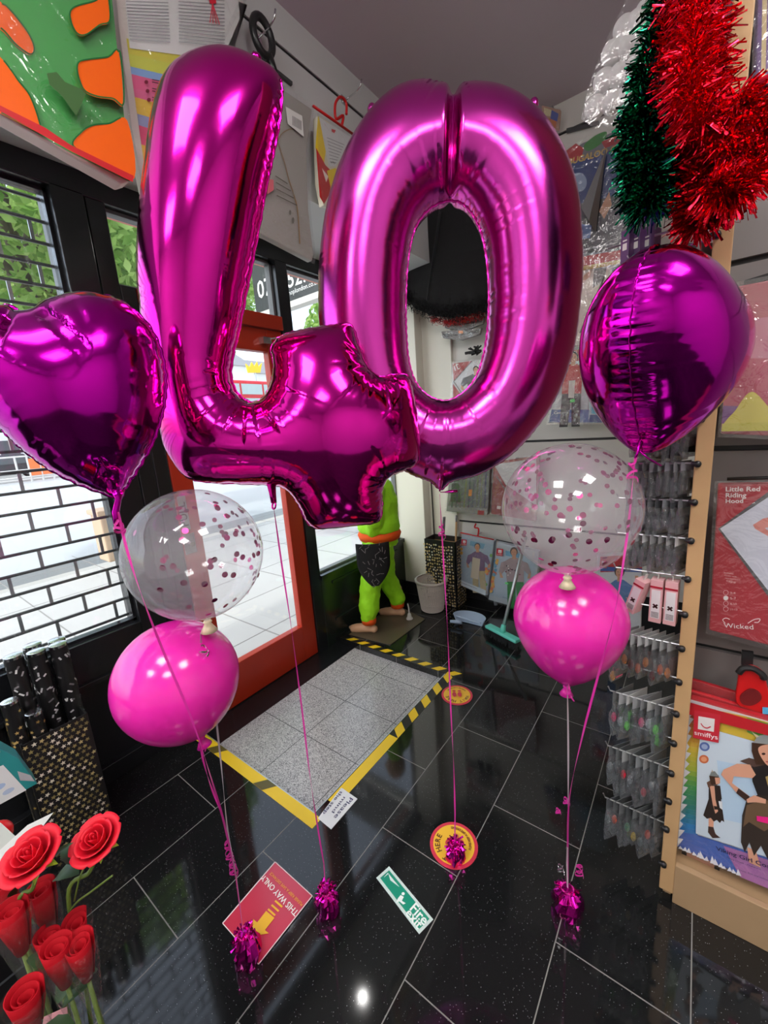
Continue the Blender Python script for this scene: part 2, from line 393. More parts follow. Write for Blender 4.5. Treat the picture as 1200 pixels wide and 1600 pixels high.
# ------------------------------------------------------------------ the setting
XW, YB, ZC = -1.97, 2.95, 3.2
XB = -1.51                       # face of the bulkhead above the shopfront
RX0, RX1, RY0, RY1 = -1.90, -1.09, .83, 1.885   # the sunken granite step inside the door
mb = MB()
for lo, hi in (((-2.0, -3.2, -.12), (2.6, RY0, 0)), ((-2.0, RY1, -.12), (2.6, 3.1, 0)), ((RX1, RY0, -.12), (2.6, RY1, 0))): mb.b2(lo, hi)
struct('floor', mb, floor_m)
mb = MB().b2((-2.05, RY0, -.12), (-1.80, RY1, -.041)); struct('trim_1', mb, black_p)
mb = MB().b2((-1.80, RY0, -.12), (RX1, RY1, -.04)); struct('floor_step', mb, mat_m)
mb = MB().b2((-1.9, RY0-.002, -.03), (RX1+.003, RY0+.002, .0015)); mb.b2((RX1-.002, RY0, -.03), (RX1+.002, RY1, .0015)); struct('trim_2', mb, alu)
mb = MB().b2((-2.2, -3.3, ZC), (2.7, 3.2, ZC+.1)); struct('ceiling', mb, ceil_p)
# left wall: bulkhead, beam, posts, low panels
mb = MB()
for z0, z1 in ((2.5, 3.034), (3.05, ZC+.02)): mb.b2((-2.1, -3.2, z0), (XB, YB, z1))
mb.b2((-2.1, -3.2, 3.03), (XB-.012, YB, 3.055))
bh = struct('wall_left', mb, wall_p)
sl = MB().b2((XB-.011, -3.2, 3.034), (XB-.006, YB, 3.05)); struct('trim_3', sl, slot_m)
mb = MB(); mb.b2((-2.06, -3.2, 2.41), (XW, YB, 2.5)); struct('trim_4', mb, black_p, bevel=.004)
mb = MB(); mb.b2((-2.06, .68, -.1), (XW, .79, 2.42)); mb.b2((-2.06, .795, -.1), (XW-.004, .865, 2.42)); mb.b2((-2.06, .865, -.1), (XW-.004, .93, 2.11))
struct('trim_5', mb, black_p, bevel=.004)
mb = MB(); mb.b2((-2.06, 1.715, -.1), (XW, 1.80, 2.42)); struct('trim_6', mb, black_p, bevel=.004)
mb = MB(); mb.b2((-2.06, -3.2, .49), (XW, .68, .66)); mb.b2((-2.06, -3.2, -.1), (XW-.02, .93, .49)); mb.b2((-2.06, -3.2, .47), (XW+.015, .68, .492)); mb.b2((-2.06, -3.2, 0), (XW+.012, .80, .085))
struct('wall_left_base', mb, black_p, bevel=.003)
mb = MB(); mb.b2((-2.06, 1.80, -.1), (XW, 2.80, .48)); mb.b2((XW, 1.9, .12), (XW+.008, 2.7, .14)); mb.b2((XW, 1.9, .40), (XW+.008, 2.7, .42)); mb.b2((XW, 2.2, .28), (XW+.012, 2.42, .30))
struct('wall_left_panel', mb, green_p, bevel=.003)
mb = MB(); mb.b2((-2.02, 1.80, .46), (XW+.012, 2.80, .492)); struct('trim_7', mb, black_p)
# window_1 with shallow frame
def pane(name, y0, y1, z0, z1, x, fr=.02, fm=black_p):
    m = MB()
    m.b2((x-.02, y0, z0), (x+.02, y0+fr, z1)); m.b2((x-.02, y1-fr, z0), (x+.02, y1, z1)); m.b2((x-.02, y0, z0), (x+.02, y1, z0+fr)); m.b2((x-.02, y0, z1-fr), (x+.02, y1, z1))
    o = struct(name, m, fm)
    g = MB().b2((x-.003, y0+fr, z0+fr), (x+.003, y1-fr, z1-fr)).build('pane', glass, o); return o
pane('window_1', -3.0, .68, .66, 2.41, -2.03, .012)
pane('window_2', .865, 1.715, 2.11, 2.41, -2.03, .014, frame_g)
pane('window_3', 1.80, 2.80, .492, 2.41, -2.03, .012, frame_g)
# transom rail, red glazing bead, soffit strip
mb = MB(); mb.b2((-2.05, .93, 2.034), (XW+.01, 1.715, 2.11)); struct('trim_8', mb, red_p, bevel=.003)
yv = float(onx(425, 450, -2.15)[1]); mb = MB(); mb.b2((-2.16, yv-.02, 2.11), (-2.13, yv+.02, 2.48)); mb.b2((-2.16, .9, 2.44), (-2.13, 2.8, 2.48)); struct('trim_9', mb, pm('salmon_paint', srgb(222, 140, 124), .5))
# door
DX = -2.0
d = MB(); 
d.b2((DX-.03, .935, -.035), (DX+.02, 1.04, 2.03)); d.b2((DX-.03, 1.60, -.035), (DX+.02, 1.712, 2.03)); d.b2((DX-.03, 1.04, -.035), (DX+.02, 1.60, .205)); d.b2((DX-.03, 1.04, 1.91), (DX+.02, 1.60, 2.03))
door = struct('door_1', d, red_p, bevel=.004)
MB().b2((DX-.008, 1.04, .205), (DX-.002, 1.60, 1.91)).build('pane', glass, door)
h = MB().b2((DX+.02, 1.545, 1.945), (DX+.06, 1.60, 1.98)); h.tube([(DX+.055, 1.595, 1.972), (DX+.075, 1.66, 1.985), (DX+.05, 1.71, 1.99)], .006); h.build('door_closer', chrome, door)
pu = Pic((DX+.022, 0, 0), (1, 0, 0))
A = np.array([DX+.0215, 0, 0])
pl = MB().b2((DX+.02, .945, 1.02), (DX+.0225, .985, 1.19)); pl.build('pull_plate', alu, door)
MB().b2((DX+.02, .940, .90), (DX+.026, .995, 1.00)).build('lock_plate', steel, door); 
MB().tube([(DX+.026, .967, .95), (DX+.05, .967, .95)], .012, 12).build('lock_cylinder', chrome, door)
pu.text3('PULL', np.array([DX+.0232, .977, 1.04]), np.array([0, 0, 1.0]), np.array([0, -1.0, 0]), .12, (30, 30, 30), .01, 1.0)
pu.done('pull_lettering', door)
# pilaster and back wall
mb = MB(); mb.b2((-2.05, 2.80, .10), (-1.745, 2.99, 2.5)); mb.b2((-2.05, 2.9, .10), (-1.50, 3.05, ZC)); struct('wall_corner', mb, pil_p, bevel=.004)
mb = MB(); mb.b2((-2.05, 2.79, 0), (-1.735, 3.0, .10)); mb.b2((-2.05, 2.885, 0), (-1.5, 3.0, .10)); struct('baseboard_back', mb, black_m)
zs = [0, .655, 1.273, 1.86, 2.46, 3.045, ZC+.02]; mb = MB()
for a, b in zip(zs[:-1], zs[1:]): mb.b2((-1.5, YB-.02, a+.008), (2.6, YB+.1, b-.008))
struct('wall_back', mb, white_p)
mb = MB().b2((-1.5, YB-.008, 0), (2.6, YB, ZC)); mb.b2((-1.5, YB-.024, 0), (.1, YB-.018, .26)); struct('trim_10', mb, slot_m)
mb = MB(); mb.tube([(-1.72, 2.89, 1.3), (-1.715, 2.885, .9), (-1.71, 2.885, .5), (-1.705, 2.885, .1)], .005, 6); struct('trim_11', mb, black_m)
mb = MB().b2((2.5, -3.2, 0), (2.6, 3.0, ZC)); struct('wall_right', mb, white_p)
mb = MB().b2((-2.1, -3.3, 0), (2.7, -3.2, ZC)); struct('wall_front', mb, white_p)

# ceiling lamps of the shop (the foil balloons and the floor mirror them)
for i, (x, y, lab) in enumerate(((-.55, -.55, 'square flush ceiling light over the shop behind the flowers'), (.95, .35, 'square flush ceiling light beside the wooden shelving'), (.95, -1.3, 'square flush ceiling light midway down the shop'), (-.55, -2.1, 'square flush ceiling light near the shop rear'))):
    t = thing('ceiling_light', lab, 'light', (x, y, ZC-.03), group='flush ceiling lights')
    MB().b2((x-.31, y-.31, ZC-.03), (x+.31, y+.31, ZC)).build('frame', white_p, t)
    MB().b2((x-.29, y-.29, ZC-.10), (x+.29, y+.29, ZC-.03)).build('diffuser', MATS.get('lamp') or emis('lamp', (1, .97, .95), 18), t)
t = thing('downlight', 'small round downlight in the soffit above the door', 'light', (-1.63, 1.45, 2.49))
MB().lathe([(.03, 0), (.045, -.004), (.048, 0)], 24, Matrix.Translation((-1.63, 1.45, 2.5))).build('bezel', chrome, t)
MB().lathe([(.001, -.003), (.03, -.003), (.03, 0)], 24, Matrix.Translation((-1.63, 1.45, 2.499))).build('lens', emis('downlight_lamp', (1, .98, .95), 60), t)

# security grille: rods and links
gr = thing('security_grille', 'black brick-pattern roller grille outside the left shop window', 'grille', (-2.12, -.6, .6))
GX = -2.12; rows = [.66+.0797*i for i in range(23)]
for i, z in enumerate(rows):
    MB().tube([(GX, -1.7, z), (GX, .70, z)], .0065, 6).build('rod', black_m, gr)
lk = 0
for i in range(len(rows)-1):
    y = .70-(.06 if i % 2 == 0 else .17)
    while y > -.35 and lk < 100:
        MB().b2((GX-.003, y-.006, rows[i]), (GX+.003, y+.006, rows[i+1])).build('link', steel, gr); y -= .22; lk += 1
MB().b2((GX-.03, .69, -.1), (GX+.03, .715, 2.44)).build('side_channel', black_m, gr)

# ------------------------------------------------------------------ outdoors
mb = MB().b2((-6.2, -8, -.25), (-2.06, 16, -.10)); struct('ground_pavement', mb, pave_m)
j = MB()
for k in range(-6, 30): j.b2((-7.3, k*.9, -.1), (-2.1, k*.9+.012, -.0985))
for k in range(7): j.b2((-2.7-k*.66, -8, -.1), (-2.69-k*.66, 40, -.0985))
struct('ground_joint', j, pm('joint', (.24, .235, .225), .9))
mb = MB().b2((-31, -12, -.35), (-7.4, 60, -.20)); struct('ground_road', mb, road_m)
mb = MB().b2((-60, -14, -.35), (-31, 70, -.10)); struct('ground_far_pavement', mb, pave_m)
# utility cabinet on the pavement
p = onz(184, 876, -.1)
cab = thing('utility_cabinet', 'beige street cabinet on the pavement outside the grille', 'cabinet', (p[0]-.2, p[1], -.1))
B = MB(); ch = float(onx(160, 806, p[0])[2]); B.b2((p[0]-.35, p[1]-.10, -.1), (p[0], p[1]+.32, ch)); B.build('body', beige_m, cab, bevel=.02)
MB().b2((p[0]-.38, p[1]-.13, ch), (p[0]+.03, p[1]+.35, ch+.07)).build('lid', beige_m, cab, bevel=.015)
# parked car
def car(name, label, c, L, H, m, rz, group=None):
    t = thing(name, label, 'car', c, rz, group)
    b = MB(); W = 1.7
    prof = [(-L/2, .28), (-L/2, .75), (-L*.30, .88), (-L*.18, H), (L*.22, H), (L*.36, .92), (L/2, .80), (L/2, .28)]
    b.prism([(-W/2, x, z) for x, z in prof], (W, 0, 0)); b.build('body', m, t, bevel=.05, world=False)
    g = MB(); g.prism([(-W/2-.01, x, z) for x, z in ((-L*.265, .92), (-L*.165, H-.07), (L*.20, H-.07), (L*.31, .94))], (W+.02, 0, 0)); g.build('window', dglass, t, world=False)
    for sx in (-1, 1):
        for y in (-L*.31, L*.31):
            w = MB(); M = Matrix.Translation((sx*(W/2-.08), y, .31))@Matrix.Rotation(PI/2, 4, 'Y'); w.lathe([(.001, -.11), (.31, -.11), (.31, .11), (.001, .11)], 24, M); w.build('wheel', tyre_m, t, world=False)
            hb = MB(); hb.lathe([(.001, -.115), (.18, -.118), (.18, .118), (.001, .115)], 16, M); hb.build('hubcap', alu, t, world=False)
    return t
p = onz(35, 745, -.2)
car('parked_car', 'dark grey car parked across the road behind the grille', (-34, float(onx(14, 712, -34)[1])-.4, -.10), 4.2, 1.5, car_m, 0)
# barrier with orange panel beside car
bx_ = -30.0; by0, by1 = [float(onx(px, 715, bx_)[1]) for px in (22, 78)]
br_ = thing('road_barrier', 'white rail barrier with orange mesh in front of the parked car', 'barrier', (bx_, (by0+by1)/2, -.2))
f = MB()
for k in range(4): y = by0+(by1-by0)*k/3; f.tube([(bx_, y, -.2), (bx_, y, 1.3)], .05, 6)
for z in (.1, .5, 1.25): f.tube([(bx_, by0-1.5, z), (bx_, by1, z)], .05, 6)
f.build('rail', white_p, br_)
MB().b2((bx_-.04, by0+(by1-by0)*.33, .15), (bx_+.04, by1, 1.1)).build('mesh_panel', pm('orange_net', srgb(240, 130, 70), .7), br_)
# double-deck bus
q = at(392, 594, 21); BXF = float(q[0]); BYC = float(q[1]); zt_ = float(q[2])
bus = thing('bus', 'red double deck bus with pale windows on the road beyond the door', 'bus', (BXF-1.2, BYC, -.2))
MB().b2((BXF-2.5, BYC-5, .25), (BXF, BYC+5, zt_)).build('body', bus_m, bus, bevel=.15)
zw = [float(at(392, y_, 21)[2]) for y_ in (600, 616, 622, 650)]; bg_ = pm('bus_glass', (.42, .50, .50), .12)
for k in range(7):
    y0 = BYC-4.7+k*1.36
    MB().b2((BXF-.02, y0, zw[1]), (BXF+.02, y0+1.24, zw[0])).build('upper_window', bg_, bus)
    MB().b2((BXF-.02, y0, zw[3]), (BXF+.02, y0+1.24, zw[2])).build('lower_window', bg_, bus)
for y in (BYC-3, BYC+3): MB().lathe([(.001, -.1), (.5, -.1), (.5, .1), (.001, .1)], 24, Matrix.Translation((BXF-.02, y, .30))@Matrix.Rotation(PI/2, 4, 'Y')).build('wheel', tyre_m, bus)
# houses over the road
def house(x, y0, y1, h, m, label, cols):
    t = thing('terrace_house', label, 'building', (x, (y0+y1)/2, -.1))
    MB().b2((x-6, y0, -.1), (x, y1, h)).build('wall', m, t)
    MB().prism([(x-6.2, y0, h), (x+.2, y0, h), (x-3, y0, h+1.8)], (0, y1-y0, 0)).build('roof', pm('slate', (.25, .25, .27), .8) if 'slate' not in MATS else MATS['slate'], t)
    n = max(2, int((y1-y0)/2))
    for fl in range(2):
        for k in range(n):
            yc = y0+(k+.5)*(y1-y0)/n
            w = MB().b2((x-.02, yc-.5, .9+fl*2.9), (x+.04, yc+.5, 2.3+fl*2.9)).build('window', dglass, t)
            MB().b2((x-.01, yc-.58, .82+fl*2.9), (x+.10, yc+.58, .9+fl*2.9)).build('sill', white_p, w)
house(-36, -4, 12, 7.5, build_m, 'pale rendered house opposite behind the parked car', None)
house(-36, 12.1, 27, 8.2, pm('cream_render', (.86, .85, .82), .8), 'cream house opposite behind the red bus', None)
house(-36, 27.1, 48, 7.6, build_m, 'pale house furthest along the road opposite', None)
# crown sign
kx = -26.0; cp = onx(398, 573, kx)
crown = [(374, 562), (385, 571), (391, 558), (398, 569), (406, 557), (410, 570), (420, 560), (415, 585), (381, 585)]
cs = MB(); cs.prism([onx(397+(x-397)*.55, 575+(y-573)*.62, kx) for x, y in crown], (-.1, 0, 0))
o = solo(cs, 'crown_sign', yellow_m, 'yellow crown shaped sign above the red bus', 'sign')
sp_ = MB().tube([(kx-.05, cp[1], -.1), (kx-.05, cp[1], float(o.location[2])+.05)], .06, 8); sp_.build('post', steel, o)
# projecting shop sign outside
YS = 3.05
s0 = ony(396, 400, YS); zb = ony(448, 472, YS)[2]; 
q = [ony(394, 405, YS), ony(520, 330, YS), ony(520, 447, YS), ony(401, 491, YS)]
sx0, sx1, sz0, sz1 = min(a[0] for a in q), -2.2, (q[3][2]+q[2][2])/2, q[0][2]+.15
sg = thing('projecting_sign', 'grey sign board with white phone number outside the transom', 'sign', ((sx0+sx1)/2, YS, sz0))
MB().b2((sx0, YS, sz0), (sx1, YS+.08, sz1)).build('board', signg, sg)
MB().b2((sx0, YS-.01, sz0-.055), (sx1, YS+.09, sz0)).build('lower_rail', white_p, sg)
MB().b2((sx1, YS+.02, sz0+.1), (-2.05, YS+.06, sz0+.16)).build('bracket', black_m, sg)
T = Pic((0, YS-.001, 0), (0, -1, 0), .002)
T.text('07', (404, 467), (426, 459), (240, 240, 240), .01); T.text('5277', (451, 450), (497, 433), (240, 240, 240), .01); T.text('shoplondon.co.uk', (449, 463), (499, 443), (240, 240, 240), .0)
T.done('lettering', sg)
# trees
def tree(label, base, crown, rad, n, seed):
    t = thing('street_tree', label, 'tree', base, group='street trees')
    r = np.random.default_rng(seed); c = np.array(crown)
    tr = MB(); tr.tube([base, (base[0]+.1, base[1], base[2]+1.5), (c[0], c[1], c[2]-rad[2]*.6), (c[0], c[1], c[2])], [.18, .15, .11, .05], 10)
    for k in range(9):
        a = r.uniform(0, 2*PI); e = r.uniform(-.5, .5)
        tip = c+np.array([math.cos(a)*rad[0]*.75, math.sin(a)*rad[1]*.75, e*rad[2]]); b0 = (c[0], c[1], c[2]-rad[2]*r.uniform(.1, .7)); tr.tube([b0, (np.array(b0)+tip)/2+[0, 0, .15], tip], [.06, .04, .012], 6)
    tr.build('trunk', bark_m, t, smooth=True)
    P = r.normal(size=(n, 3)); P /= np.linalg.norm(P, axis=1)[:, None]; P *= r.uniform(.25, 1, (n, 1))**.5; P = P*np.array(rad)
    keep = np.sin(P[:, 0]*3.1+1)+np.sin(P[:, 1]*2.7)+np.sin(P[:, 2]*3.4+2) > -.75; P = P[keep]+c
    vs = []; fs = []
    for p in P:
        a = r.normal(size=3); a /= np.linalg.norm(a); b = np.cross(a, r.normal(size=3)); b /= np.linalg.norm(b); l = r.uniform(.05, .095); w = l*.55; i = len(vs)
        vs += [p-a*l, p+b*w, p+a*l, p-b*w]; fs.append((i, i+1, i+2, i+3))
    L = MB(); L.add(vs, fs); L.build('foliage', tleaf, t, fixn=False)
c1 = onx(55, 350, -6.5); c2 = onx(190, 400, -6.6); c3 = onx(400, 470, -6.8); c4 = onx(480, 500, -7.0)
yt = float(onx(196, 640, -5.7)[1])
tree('broad leafy street tree seen through the left window grille', (-5.7, yt, -.1), (-6.3, c1[1]-.3, 4.1), (1.5, 1.7, 1.75), 20000, 1)
tree('leafy street tree seen through the transom over the door', (-8.6, c2[1]+.9, -.1), (-8.8, c2[1]+1.9, 4.9), (1.4, 1.9, 2.0), 18000, 2)
tree('leafy street tree behind the grey projecting sign', (-6.8, c4[1]+3.2, -.1), (-6.8, c4[1]+2.6, 3.6), (1.4, 2.6, 1.5), 20000, 3)
w = bpy.data.worlds.new('world'); SC.world = w; w.use_nodes = True; nt = w.node_tree
bg = nt.nodes['Background']; sky = nt.nodes.new('ShaderNodeTexSky'); sky.sky_type = 'NISHITA'; sky.sun_disc = False; sky.sun_elevation = math.radians(50); sky.sun_rotation = math.radians(200); sky.air_density = 1.0; sky.dust_density = 2.5
mixc = nt.nodes.new('ShaderNodeMix'); mixc.data_type = 'RGBA'; mixc.inputs['Factor'].default_value = .72; mixc.inputs['B'].default_value = (1, 1, 1.0, 1)
nt.links.new(sky.outputs[0], mixc.inputs['A']); nt.links.new(mixc.outputs['Result'], bg.inputs[0]); bg.inputs[1].default_value = 1.0
sd = bpy.data.lights.new('sun', 'SUN'); so = bpy.data.objects.new('sun', sd); COL.objects.link(so); sd.energy = 1.3; sd.angle = .05; sd.color = (1, .96, .9)
so.rotation_euler = Vector((-.25, .45, -1)).to_track_quat('-Z', 'Y').to_euler()
SC.view_settings.view_transform = 'Standard'; SC.view_settings.look = 'None'; SC.view_settings.gamma = 1; SC.view_settings.exposure = 0.40

# ------------------------------------------------------------------ inflated foil shapes
def inside(P, poly):
    x, y = P[:, 0], P[:, 1]; c = np.zeros(len(P), bool); n = len(poly)
    for i in range(n):
        x0, y0 = poly[i]; x1, y1 = poly[(i+1) % n]
        if y0 == y1: continue
        k = ((y0 > y) != (y1 > y)) & (x < (x1-x0)*(y-y0)/(y1-y0)+x0); c ^= k
    return c
def poisson(mask, it, u=None):
    u = np.zeros(mask.shape) if u is None else u*mask
    ii, jj = np.indices(mask.shape); red = ((ii+jj) % 2 == 0) & mask; blk = ((ii+jj) % 2 == 1) & mask; om = 1.9
    for _ in range(it):
        for k in (red, blk):
            nb = np.zeros_like(u); nb[1:-1, 1:-1] = u[2:, 1:-1]+u[:-2, 1:-1]+u[1:-1, 2:]+u[1:-1, :-2]
            u[k] += om*((nb[k]+1)/4-u[k])
    return u
def conc(l, outer):
    """how concave the filled side is at each outline point, smoothed (curvature x 3 cm)"""
    a = np.roll(l, 2, 0); c = np.roll(l, -2, 0); v1 = l-a; v2 = c-l; cr = v1[:, 0]*v2[:, 1]-v1[:, 1]*v2[:, 0]; ang = np.arctan2(cr, (v1*v2).sum(1)); ln = (np.linalg.norm(v1, axis=1)+np.linalg.norm(v2, axis=1))/2
    area = .5*np.sum(l[:, 0]*np.roll(l[:, 1], -1)-np.roll(l[:, 0], -1)*l[:, 1]); k = -ang/np.maximum(ln, 1e-6)*.03*(1 if area > 0 else -1)*(1 if outer else -1)
    for _ in range(6): k = (np.roll(k, 1)+k+np.roll(k, -1))/3
    return k
def inflate(loops, step, fat, seed, nw=120, amp=.0035, lng=(.015, .06), wid=(.0022, .005), crease=None, dens=None, power=.5, fans=None):
    """pillow between two sheets with the given outline loops; returns a closed mesh (u, v, h)"""
    r = np.random.default_rng(seed); loops = [np.array(l) for l in loops]
    dl = []
    for l in loops:      # crinkled seam
        s = np.cumsum(np.linalg.norm(np.roll(l, -1, 0)-l, axis=1)); T = np.roll(l, -1, 0)-np.roll(l, 1, 0); T /= np.linalg.norm(T, axis=1)[:, None]+1e-9
        Nn = np.stack([T[:, 1], -T[:, 0]], 1); dl.append(l+Nn*(np.sin(s*2*PI/.021+r.uniform(0, 6)+2*np.sin(s*17))*.0011)[:, None])
    loops = dl; allp = np.concatenate(loops); lo = allp.min(0)-3*step; hi = allp.max(0)+3*step
    nx, ny = [int(math.ceil(a)) for a in (hi-lo)/step]; X, Y = np.meshgrid(lo[0]+step*np.arange(nx+1), lo[1]+step*np.arange(ny+1), indexing='ij'); G = np.stack([X.ravel(), Y.ravel()], 1)
    m = np.zeros(len(G), bool)
    for l in loops: m ^= inside(G, l)
    m = m.reshape(X.shape); u = None
    for cs in (8, 4, 2):
        mm = m[::cs, ::cs]
        u0 = None if u is None else np.kron(u, np.ones((2, 2)))[:mm.shape[0], :mm.shape[1]]*4
        if u0 is not None and u0.shape != mm.shape:
            z = np.zeros(mm.shape); z[:u0.shape[0], :u0.shape[1]] = u0; u0 = z
        u = poisson(mm, 160, u0)
    u0 = np.kron(u, np.ones((2, 2)))*4; z = np.zeros(m.shape); a, b = min(z.shape[0], u0.shape[0]), min(z.shape[1], u0.shape[1]); z[:a, :b] = u0[:a, :b]
    u = poisson(m, 120, z)*step*step*2
    H = np.maximum(u, 0)**power*fat*(1 if power == .5 else .1**(1-2*power))
    # boundary snap
    segA = np.concatenate(loops); segB = np.concatenate([np.roll(l, -1, 0) for l in loops]); lens = np.linalg.norm(segB-segA, axis=1)
    S0 = np.concatenate([[0], np.cumsum(lens)[:-1]]); TOT = lens.sum()
    out = np.zeros_like(m); out[1:, :] |= m[:-1, :]; out[:-1, :] |= m[1:, :]; out[:, 1:] |= m[:, :-1]; out[:, :-1] |= m[:, 1:]
    o2 = out.copy(); o2[1:, 1:] |= m[:-1, :-1]; o2[:-1, :-1] |= m[1:, 1:]; o2[1:, :-1] |= m[:-1, 1:]; o2[:-1, 1:] |= m[1:, :-1]
    bnd = o2 & ~m; idx = -np.ones(m.shape, int); use = m | bnd; idx[use] = np.arange(use.sum()); P = G.reshape(m.shape+(2,))[use]; isb = bnd[use]; h = H[use].copy(); h[isb] = 0
    near = np.zeros(len(P)); sp = np.zeros(len(P)); Q = np.zeros_like(P)
    for c0 in range(0, len(P), 3000):
        p = P[c0:c0+3000]; AB = segB-segA; t = np.clip(((p[:, None]-segA)*AB).sum(2)/(lens**2+1e-12), 0, 1); q = segA+AB*t[..., None]; d = np.linalg.norm(p[:, None]-q, axis=2); k = d.argmin(1); ar = np.arange(len(p))
        near[c0:c0+3000] = d[ar, k]; sp[c0:c0+3000] = S0[k]+lens[k]*t[ar, k]; Q[c0:c0+3000] = q[ar, k]
    P = P.copy(); P[isb] = Q[isb]
    if crease is not None:
        for (ax, ay, bx, by, wd, dp) in crease:
            A = np.array([ax, ay]); B = np.array([bx, by]); L = np.linalg.norm(B-A); t = np.clip(((P-A)@(B-A))/L**2, 0, 1); dd = np.linalg.norm(P-(A+(B-A)*t[:, None]), axis=1); h *= 1-dp*np.exp(-(dd/wd)**2)
    cvx = np.concatenate([conc(l, loops[0] is l) for l in loops]); S1 = S0
    def wrinkle(sd):
        rr = np.random.default_rng(sd); dz = np.zeros(len(P)); k = 0
        cum = np.cumsum((.25+6*np.clip(cvx, 0, .5))*lens); cum /= cum[-1]
        while k < nw:
            j0 = int(np.searchsorted(cum, rr.uniform())); s0 = S1[j0]; cz = float(np.clip(cvx[j0]*3, 0, 1))
            cl = rr.integers(1, 5); L = rr.uniform(lng[0], lng[0]+(lng[1]-lng[0])*(.35+.65*cz)); W = rr.uniform(*wid)
            for j in range(cl):
                ds = np.abs(sp-(s0+j*W*3.6)); A = amp*rr.uniform(.4, 1.2)*(.55+.45*cz)*(L/lng[1]+.3)
                dz -= A*np.exp(-(ds/W)**2)*np.exp(-(near/(L*rr.uniform(.7, 1.1)))**2)*np.minimum(1, near/.03)
            k += 1
        for (cx, cy, rad, nr, am) in (fans or ()):
            v = P-np.array([cx, cy]); d = np.hypot(v[:, 0], v[:, 1]); an = np.arctan2(v[:, 1], v[:, 0]); a0 = 0.0; base = rr.uniform(0, 6)
            for q in range(nr):
                ai = base+2*PI*q/nr+rr.uniform(-.05, .05); da = np.abs((an-ai+PI) % (2*PI)-PI)*d; Li = rad*rr.uniform(.5, 1.0)
                dz -= am*rr.uniform(.4, 1.2)*np.exp(-(da/.0042)**2)*np.exp(-(d/Li)**4)*np.minimum(1, d/.025)*np.minimum(1, near/.015)
        return dz
    hf = np.maximum(h+wrinkle(seed*3+1), .0); hb = np.maximum(h+wrinkle(seed*3+2), .0); hf[isb] = 0; hb[isb] = 0
    I = idx; q = np.stack([I[:-1, :-1], I[1:, :-1], I[1:, 1:], I[:-1, 1:]], -1).reshape(-1, 4)
    mi = m.astype(int); anyin = (mi[:-1, :-1]+mi[1:, :-1]+mi[1:, 1:]+mi[:-1, 1:]).reshape(-1) > 0
    q = q[(q.min(1) >= 0) & anyin]; n = len(P); bi = np.where(isb, np.arange(n), np.arange(n)+n)
    V = np.concatenate([np.column_stack([P, hf]), np.column_stack([P, -hb])]); F = [tuple(x) for x in q]+[tuple(x[::-1]) for x in bi[q]]
    return V, F, loops
def foil_balloon(root, V, F, loops, O, U, W, N, mat, seam=.004, tail=True):
    O, U, W, N = [np.array(a, float) for a in (O, U, W, N)]; T = lambda p: O+U*p[0]+W*p[1]+N*p[2]
    used = sorted({i for f in F for i in f}); mp = {k: i for i, k in enumerate(used)}
    b = MB(); b.add([T(V[k]) for k in used], [tuple(mp[i] for i in f) for f in F]); ob = b.build('inflated_body', mat, root, smooth=True)
    s = MB()
    for l in loops:
        n = len(l); Tn = np.roll(l, -1, 0)-np.roll(l, 1, 0); Tn /= np.linalg.norm(Tn, axis=1)[:, None]+1e-9; Nn = np.stack([Tn[:, 1], -Tn[:, 0]], 1)
        if l is not loops[0]: pass
        area = .5*np.sum(l[:, 0]*np.roll(l[:, 1], -1)-np.roll(l[:, 0], -1)*l[:, 1]); sg = 1 if area > 0 else -1
        if l is not loops[0]: sg = -sg
        w = np.sin(np.arange(n)*1.3)*.0012
        vs = []
        for i in range(n):
            a = l[i]-Nn[i]*sg*.002; c = l[i]+Nn[i]*sg*seam
            vs += [T((*a, -.0003)), T((*c, w[i]-.0003)), T((*c, w[i]+.0003)), T((*a, .0003))]
        s.add(vs, [(4*i+k, 4*i+(k+1) % 4, 4*((i+1) % n)+(k+1) % 4, 4*((i+1) % n)+k) for i in range(n) for k in range(4)])
    s.build('seam', mat, root, smooth=True)
    return T
def toplane(O, U, W, N, pts):
    out = []
    for x, y in pts:
        d = ray(x, y); t = np.dot(O-CAM, N)/np.dot(d, N); p = CAM+d*t-O; out.append((np.dot(p, U), np.dot(p, W)))
    return out
def plane_at(px, py, t, yaw=0.0, lean=0.0):
    O = at(px, py, t); d = CAM-O; a = math.atan2(d[1], d[0])+yaw; N = np.array([math.cos(a), math.sin(a), 0]); U = np.cross([0, 0, 1.0], N); W = np.array([0, 0, 1.0])
    if lean: N, W = N*math.cos(lean)+W*math.sin(lean), W*math.cos(lean)-N*math.sin(lean)
    return O, U, W, N
# ---- the figure four
O, U, W, N = plane_at(420, 560, 1.0, -.10)
four = [(258, 138), (280, 112), (315, 94), (348, 87), (378, 92), (405, 104), (432, 116), (440, 140), (437, 185), (428, 235), (417, 285), (407, 340), (395, 405), (385, 455), (374, 510), (363, 560), (361, 590), (371, 615), (392, 629), (411, 623), (424, 600), (428, 570), (424, 545), (438, 527), (470, 517), (510, 511), (543, 507), (554, 520), (561, 545), (574, 574), (592, 589), (615, 586), (636, 588), (644, 612), (650, 655), (655, 700), (650, 724), (628, 735), (606, 745), (596, 765), (596, 797), (588, 815), (550, 820), (498, 825), (480, 814), (466, 786), (449, 764), (424, 757), (378, 755), (322, 752), (292, 744), (273, 720), (258, 690), (249, 640), (238, 580), (228, 520), (221, 450), (220, 400), (225, 330), (232, 270), (240, 205), (249, 165)]
l4 = cat_rom(toplane(O, U, W, N, four), 6)
fan4 = [(*toplane(O, U, W, N, [q])[0], r_, n_, a_) for q, r_, n_, a_ in (((577, 577), .085, 40, .0032), ((607, 748), .075, 40, .0032), ((447, 764), .06, 36, .0026), ((425, 575), .05, 36, .002))]
